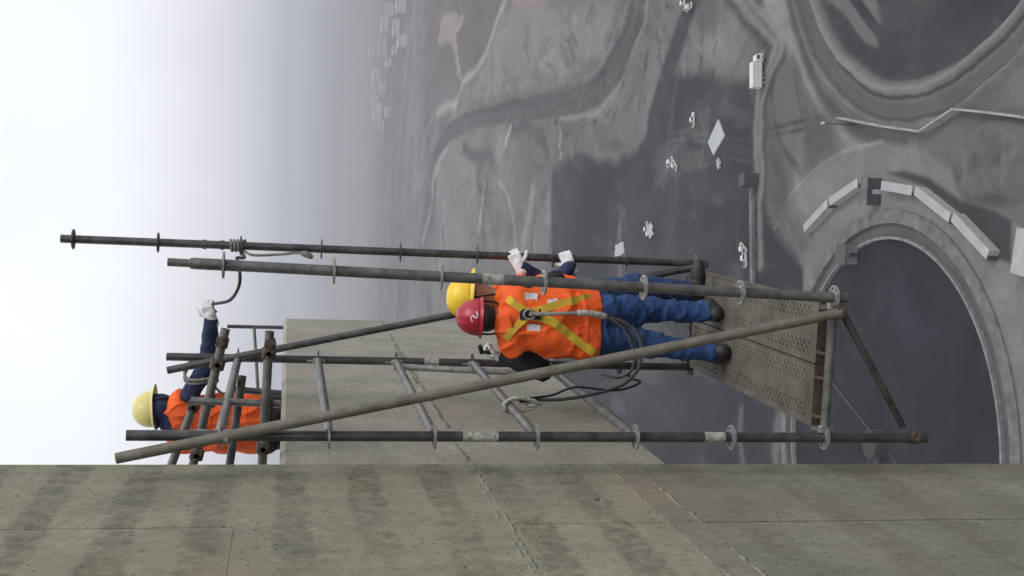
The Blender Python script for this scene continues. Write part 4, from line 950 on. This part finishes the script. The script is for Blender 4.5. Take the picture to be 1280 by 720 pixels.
# guard rail standing on the roof behind the parapet
gr = thing('guard_rail', 'thin dark guard rail of two uprights and rails on the roof slab', 'railing', (-.55, 6.9, roofz))
g_a, g_b = PX(284, 408, -.56), PX(285, 493, -1.05)
for g_ in (g_a, g_b):
    bm = bmesh.new(); tube(bm, [(g_[0], g_[1], roofz), (g_[0], g_[1], g_[2])], .021, 12); hang(shade(bmobj('upright', bm, 'tube_dark', None, True)), gr)
for zz in (.02, .3):
    bm = bmesh.new(); tube(bm, [(g_a[0], g_a[1], g_a[2]-zz), (g_b[0], g_b[1], g_b[2]-zz)], .018, 10); 
    if zz > .1: hang(shade(bmobj('rail', bm, 'tube_dark', None, True)), gr)
    else: bm.free()

# ------------------------------------------------------------------ the yard far below
def lathe(prof, n=96, c=(0, 0)):
    bm = bmesh.new(); R = [[bm.verts.new((c[0]+r*math.cos(2*math.pi*k/n), c[1]+r*math.sin(2*math.pi*k/n), z)) for k in range(n)] for r, z in prof]
    for a, b_ in zip(R, R[1:]):
        for k in range(n): bm.faces.new((a[k], a[(k+1) % n], b_[(k+1) % n], b_[k]))
    return bm, R
tk = thing('thickener_tank', 'huge round dark settling tank with a broad pale concrete rim', 'tank', (TC[0], TC[1], 0))
bm, R = lathe([(51.8, -.8), (51.8, .45), (48.8, .45), (48.8, -2.4)]); bmobj('rim_wall', bm, 'rim', tk, True); shade(tk.children[-1])
bm, R = lathe([(48.75, -.6), (45.9, -.6)]); shade(bmobj('launder', bm, 'rim2', tk, True))
bm, R = lathe([(45.9, -2.4), (45.9, .25), (45.3, .25), (45.3, -2.4)]); shade(bmobj('inner_weir', bm, 'weir', tk, True))
bm, R = lathe([(45.25, -.75), (20, -.7), (6, -.68), (.1, -.68)]); shade(bmobj('slurry', bm, 'slurry', tk, True))
a_ = math.atan2(-30, -8)
bm = bmesh.new(); box(bm, (0, -1.3, 1.2), (50.5, 1.3, 1.5)); o = bmobj('bridge_deck', bm, 'rubber', tk); o.rotation_euler = (0, 0, R_(205))
for s in (-1.25, 1.25):
    bm = bmesh.new(); tube(bm, [(0, s, 2.5), (50.5, s, 2.5)], .07, 6); tube(bm, [(0, s, 2.0), (50.5, s, 2.0)], .05, 6)
    for k in range(18): tube(bm, [(k*2.95, s, 1.5), (k*2.95, s, 2.5)], .05, 6)
    o = bmobj('bridge_railing', bm, 'walkway', tk); o.rotation_euler = (0, 0, R_(205))
bm, R = lathe([(3.2, -1.2), (3.2, 2.4), (2.6, 2.6), (.1, 2.7)], 32); shade(bmobj('feed_well', bm, 'rubber', tk, True))
for k in range(2):
    bm = bmesh.new(); tube(bm, [(3, 0, -.4), (45, 0, -.4)], .22, 6); o = bmobj('rake_arm', bm, 'walkway', tk); o.rotation_euler = (0, 0, R_(70+180*k))

# long pale cabins set end to end round the tank
def cabin(p, q, h=2.3, dp=1.7, label='', grp='cabins round the tank'):
    A_, B_ = PZ(*p), PZ(*q); mid = (A_+B_)/2; out = unit(np.array([mid[0]-TC[0], mid[1]-TC[1], 0])); L_ = np.linalg.norm((B_-A_)[:2]); ang = math.atan2(B_[1]-A_[1], B_[0]-A_[0])
    r = thing('site_cabin', label, 'cabin', (mid[0], mid[1], -.1), grp, ang)
    sgn = 1 if np.array([-math.sin(ang), math.cos(ang)])@out[:2] > 0 else -1
    y0, y1 = (0, dp) if sgn > 0 else (-dp, 0)
    bm = bmesh.new(); box(bm, (-L_/2+.15, y0, 0), (L_/2-.15, y1, h), .05); bmobj('wall', bm, 'pale_wall', r)
    bm = bmesh.new(); box(bm, (-L_/2+.05, y0-.15, h+.003), (L_/2-.05, y1+.15, h+.16), .03); bmobj('roof', bm, 'roofw', r)
    yf = y0-.02 if sgn > 0 else y1+.02
    for s in (1,):
        bm = bmesh.new(); box(bm, (s*L_/2*.98-.2, min(yf, yf+sgn*.5)-.3, 0), (s*L_/2*.98+.2, max(yf, yf+sgn*.5)+.1, h-.1)); bmobj('end_pier', bm, 'walkway', r)
    return r
cab_l = ['pale site cabin at the yard end of the arc round the dark tank', 'second pale cabin of the arc, next to the yard end one', 'pale cabin beside the gap in the arc round the tank', 'pale cabin in the arc facing the rubble heap across a painted shadow strip', 'pale cabin nearest the big white shed in the arc round the tank']
for (p, q), lb in zip((((1016, 290), (1046, 258)), ((1048, 257), (1084, 233)), ((1113, 237), (1152, 244)), ((1155, 243), (1199, 278)), ((1202, 276), (1247, 324))), cab_l): cabin(p, q, label=lb)
sh = thing('white_shed', 'large flat roofed white shed past the end of the cabin arc', 'shed', (-7.7, 177.4, 0), None, R_(-6))
bm = bmesh.new(); box(bm, (-3.9, -7, 0), (3.9, 7, 3.0), .1); bmobj('wall', bm, 'pale_wall', sh)
bm = bmesh.new(); box(bm, (-4.1, -7.2, 3.003), (4.1, 7.2, 3.2), .05); bmobj('roof', bm, 'roofw', sh)
for k in range(2):
    bm = bmesh.new(); box(bm, (-3.0+k*3.4, -7.06, .1), (-.6+k*3.4, -6.98, 2.5)); bmobj('door', bm, 'cab', sh)
# pump house and dark gate gap in the arc
A_ = PZ(1098, 240); ph = thing('pump_house', 'small dark pump house in the gap between pale cabins', 'hut', (A_[0], A_[1], 0))
bm = bmesh.new(); box(bm, (-3, -1.5, 0), (3, 1.5, 3.4), .05); bmobj('wall', bm, 'walkway', ph); bm = bmesh.new(); box(bm, (-3.2, -1.7, 3.403), (3.2, 1.7, 3.6)); bmobj('roof', bm, 'rim', ph)
bm = bmesh.new(); box(bm, (-.5, -1.56, .05), (.5, -1.49, 2.2)); bmobj('door', bm, 'cab', ph)
A_ = PZ(1066, 318); ph = thing('valve_hut', 'small grey hut by the dark tank rim with a dark doorway', 'hut', (A_[0], A_[1], 0))
bm = bmesh.new(); box(bm, (-2.2, -2.5, 0), (2.2, 2.5, 3.0), .05); bmobj('wall', bm, 'rim', ph); bm = bmesh.new(); box(bm, (-2.4, -2.7, 3.003), (2.4, 2.7, 3.2)); bmobj('roof', bm, 'rim2', ph)
bm = bmesh.new(); box(bm, (-.5, -2.56, .05), (.5, -2.49, 2.1)); bmobj('door', bm, 'glass', ph)

# zigzag boundary wall
bw = thing('boundary_wall', 'long pale block boundary wall bending between pit road and rubble heap', 'wall', tuple(PZ(1160, 165)))
zp = [PZ(*q)[:2] for q in ((1058, 148), (1110, 158), (1160, 165), (1203, 137), (1243, 141), (1290, 147), (1340, 152))]
for a, b_ in zip(zp, zp[1:]):
    d = b_-a; L_ = np.hypot(*d); n = max(1, int(L_/6)); ang = math.atan2(d[1], d[0])
    for k in range(n):
        c = a+d*(k+.5)/n; bm = bmesh.new(); box(bm, (-L_/n/2+.08, -.2, -.6), (L_/n/2-.08, .2, 2.3)); box(bm, (-L_/n/2-.1, -.3, -.6), (-L_/n/2+.3, .3, 2.5))
        o = bmobj('wall_bay', bm, 'dirtwall', None); o.parent = bw; o.location = (c[0]-bw.location.x, c[1]-bw.location.y, 0); o.rotation_euler = (0, 0, ang)
# pole beside the wall
A_ = PZ(1068, 156); pl = thing('lamp_post', 'lone tall lamp post by the pale boundary wall', 'lamp post', tuple(A_))
bm = bmesh.new(); tube(bm, [(0, 0, 0), (0, 0, 8)], [.16, .09], 8); bmobj('pole', bm, 'walkway', pl); bm = bmesh.new(); box(bm, (-.3, -1.2, 7.9), (.3, .6, 8.15)); bmobj('lamp_head', bm, 'cab', pl)

# covered conveyor crossing the yard
A_, B_ = PZ(945, 234), PZ(946, 345); d = B_-A_; ang = math.atan2(d[1], d[0]); L_ = np.linalg.norm(d)
cv = thing('covered_conveyor', 'narrow grey covered conveyor on trestles with a dark drive house', 'conveyor', tuple(A_), None, ang)
bm = bmesh.new(); box(bm, (0, -.9, .7), (L_+30, .9, 1.8), .2); bmobj('gallery', bm, 'rim', cv)
for k in range(int(L_/6)):
    bm = bmesh.new(); box(bm, (k*6+1, -.8, 0), (k*6+1.4, .8, .7)); bmobj('trestle', bm, 'walkway', cv)
bm = bmesh.new(); box(bm, (-3.6, -2.2, 0), (-.05, 2.2, 4.4), .08); bmobj('drive_house', bm, 'walkway', cv)

# ------------------------------------------------------------------ vehicles
def wheel(parent, x, y, r, wd=.28):
    bm = bmesh.new(); tube(bm, [(x, y-wd/2, r), (x, y+wd/2, r)], r, 14); o = shade(bmobj('wheel', bm, 'rubber', parent, True))
    bm = bmesh.new(); tube(bm, [(x, y-wd/2-.01, r), (x, y+wd/2+.01, r)], r*.55, 10); bmobj('rim', bm, 'cab', o)
def prism(bm, pr_, y0, y1):
    A_ = [bm.verts.new((x, y0, z)) for x, z in pr_]; B_ = [bm.verts.new((x, y1, z)) for x, z in pr_]; n = len(pr_)
    for k in range(n): bm.faces.new((A_[k], A_[(k+1) % n], B_[(k+1) % n], B_[k]))
    bm.faces.new(A_); bm.faces.new(B_)
a0_, a1_ = PZ(955, 108), PZ(955, 70); ang = math.atan2(a1_[1]-a0_[1], a1_[0]-a0_[0])
mid_ = (a0_+a1_)/2
tr = thing('box_truck', 'white box truck parked along the pale service road', 'truck', (mid_[0], mid_[1], .1), None, ang)
bm = bmesh.new(); box(bm, (-4.9, -1.25, 1.0), (2.3, 1.25, 3.7), .06); bmobj('cargo_box', bm, 'paint_w', tr)
bm = bmesh.new(); box(bm, (-4.8, -.5, .6), (4.4, .5, .95)); bmobj('chassis', bm, 'walkway', tr)
bm = bmesh.new(); prism(bm, [(2.45, .6), (4.75, .6), (4.8, 1.6), (4.35, 2.7), (2.45, 2.75)], -1.15, 1.15); bmesh.ops.bevel(bm, geom=bm.edges[:], offset=.06, segments=1, affect='EDGES'); cb = bmobj('cab', bm, 'paint_w', tr)
bm = bmesh.new(); prism(bm, [(4.80, 1.72), (4.83, 1.70), (4.46, 2.58), (4.42, 2.58)], -1.0, 1.0); bmobj('windscreen', bm, 'glass', cb)
for s in (-1, 1):
    bm = bmesh.new(); box(bm, (3.1, s*1.16-.02, 1.65), (4.2, s*1.16+.02, 2.45)); bmobj('side_window', bm, 'glass', cb)
for x in (3.6, -2.2, -3.5):
    for s in (-1, 1): wheel(tr, x, s*1.05, .5)
def pickup(px, ang, label, m='paint_w', sc=1.0, group='white pickups about the dark yard', kind='pickup_truck'):
    A_ = PZ(*px); v = thing(kind, label, 'pickup', (A_[0], A_[1], .02), group, R_(ang)); v.scale = (sc, sc, sc)
    bm = bmesh.new(); prism(bm, [(-2.6, .45), (2.6, .45), (2.65, .95), (1.4, 1.12), (-2.6, 1.10)], -.95, .95); bmesh.ops.bevel(bm, geom=bm.edges[:], offset=.07, segments=2, affect='EDGES'); bmobj('body', bm, m, v)
    bm = bmesh.new(); prism(bm, [(-.7, 1.1), (1.35, 1.1), (.75, 1.82), (-.6, 1.84)], -.85, .85); bmesh.ops.bevel(bm, geom=bm.edges[:], offset=.06, segments=2, affect='EDGES'); c_ = bmobj('cabin', bm, m, v)
    bm = bmesh.new(); prism(bm, [(1.36, 1.18), (1.39, 1.18), (.85, 1.74), (.82, 1.74)], -.75, .75); bmobj('windscreen', bm, 'glass', c_)
    for s in (-1, 1):
        bm = bmesh.new(); prism(bm, [(-.5, 1.22), (1.08, 1.22), (.66, 1.72), (-.46, 1.73)], s*.86-.012, s*.86+.012); bmobj('side_window', bm, 'glass', c_)
    bm = bmesh.new(); box(bm, (-2.45, -.8, 1.08), (-.85, .8, 1.125)); bmobj('load_bed', bm, 'walkway', v)
    for x in (1.65, -1.6):
        for s in (-1, 1): wheel(v, x, s*.88, .38, .24)
    return v
pickup((932, 311), 70, 'white pickup standing by the conveyor beside a second one'); pickup((934, 323), 20, 'white pickup parked close to the conveyor, turned away from its neighbour')
pickup((869, 150), 10, 'white pickup alone on the dark apron next to the pale slab', sc=.95)
pickup((840, 203), 120, 'white pickup on the dark apron with another at its tail'); pickup((846, 207), 60, 'second white pickup at the tail of the first on the apron')
pickup((811, 286), 200, 'white pickup further out on the dark apron, loose sheets nearby')
pickup((857, 4), 30, 'white pickup on the dark road where it leaves the apron'); pickup((864, 9), 100, 'white pickup behind another on the dark road out')
# pale diamond shaped slab
dm = [PZ(*q) for q in ((899, 149), (907, 170), (893, 194), (886, 178))]; c = sum(dm)/4
bm = bmesh.new(); A_ = [bm.verts.new((p[0]-c[0], p[1]-c[1], 0.02)) for p in dm]; B_ = [bm.verts.new((p[0]-c[0], p[1]-c[1], .42)) for p in dm]
for k in range(4): bm.faces.new((A_[k], A_[(k+1) % 4], B_[(k+1) % 4], B_[k]))
bm.faces.new(A_); bm.faces.new(B_); bmesh.ops.bevel(bm, geom=bm.edges[:], offset=.05, segments=1, affect='EDGES')
o = tag(bmobj('concrete_slab', bm, 'sheet'), 'pale diamond shaped concrete slab on the dark apron', 'slab'); o.location = (c[0], c[1], 0)
def sheet(px, w_, l_, ang, label):
    A_ = PZ(*px); bm = bmesh.new(); n = 6; g = [[bm.verts.new(((i/n-.5)*w_+random.uniform(-.3, .3), (k/n-.5)*l_+random.uniform(-.3, .3), .3+random.uniform(0, .7))) for k in range(n+1)] for i in range(n+1)]
    for i in range(n):
        for k in range(n): bm.faces.new((g[i][k], g[i+1][k], g[i+1][k+1], g[i][k+1]))
    ex = bmesh.ops.extrude_face_region(bm, geom=bm.faces[:]); 
    for v in ex['geom']:
        if isinstance(v, bmesh.types.BMVert): v.co.z -= .28
    o = tag(bmobj('tarpaulin', bm, 'sheet'), label, 'tarpaulin', 'crumpled sheets on the apron'); o.location = (A_[0], A_[1], 0); o.rotation_euler = (0, 0, R_(ang))
sheet((815, 288), 5, 4, 30, 'crumpled pale sheet lying by a white pickup on the apron'); sheet((776, 312), 5, 12, 10, 'long crumpled pale sheet at the near side of the apron'); sheet((900, 204), 3, 2.5, 50, 'small crumpled sheet beside the diamond slab')

# far blocks of the town, one by one
spots = [(475, 100, 26, 9), (472, 123, 12, 7), (476, 140, 30, 9), (480, 158, 14, 6), (484, 58, 34, 10), (486, 30, 22, 8), (494, 12, 16, 10), (490, 78, 12, 6), (500, 34, 22, 7), (508, 50, 14, 8), (507, 4, 24, 9), (468, 66, 20, 7), (482, 110, 18, 6), (488, 140, 16, 5), (497, 62, 12, 5)]
adj = ['long', 'small', 'very long', 'low', 'broad', 'squat', 'narrow tall', 'tiny', 'plain', 'stubby']
for i, (x, y, w_, h_) in enumerate(spots):
    A_ = PZ(x, y); r = thing('far_building', 'pale flat block far out in the haze among other pale blocks', 'building', (A_[0], A_[1], -1.5), 'pale blocks far out in the haze', R_(random.uniform(-12, 12)))
    dp = random.uniform(9, 16); w2, h2 = w_*.9, h_*1.05+1.5
    bm = bmesh.new(); box(bm, (-w2/2, 0, 0), (w2/2, dp, h2)); bmobj('wall', bm, 'block', r)
    bm = bmesh.new(); prism(bm, [(-w2/2-.4, h2+.01), (w2/2+.4, h2+.01), (w2/2+.4, h2+.3), (0, h2+1.6), (-w2/2-.4, h2+.3)], -.4, dp+.4); bmobj('roof', bm, 'block_roof', r)
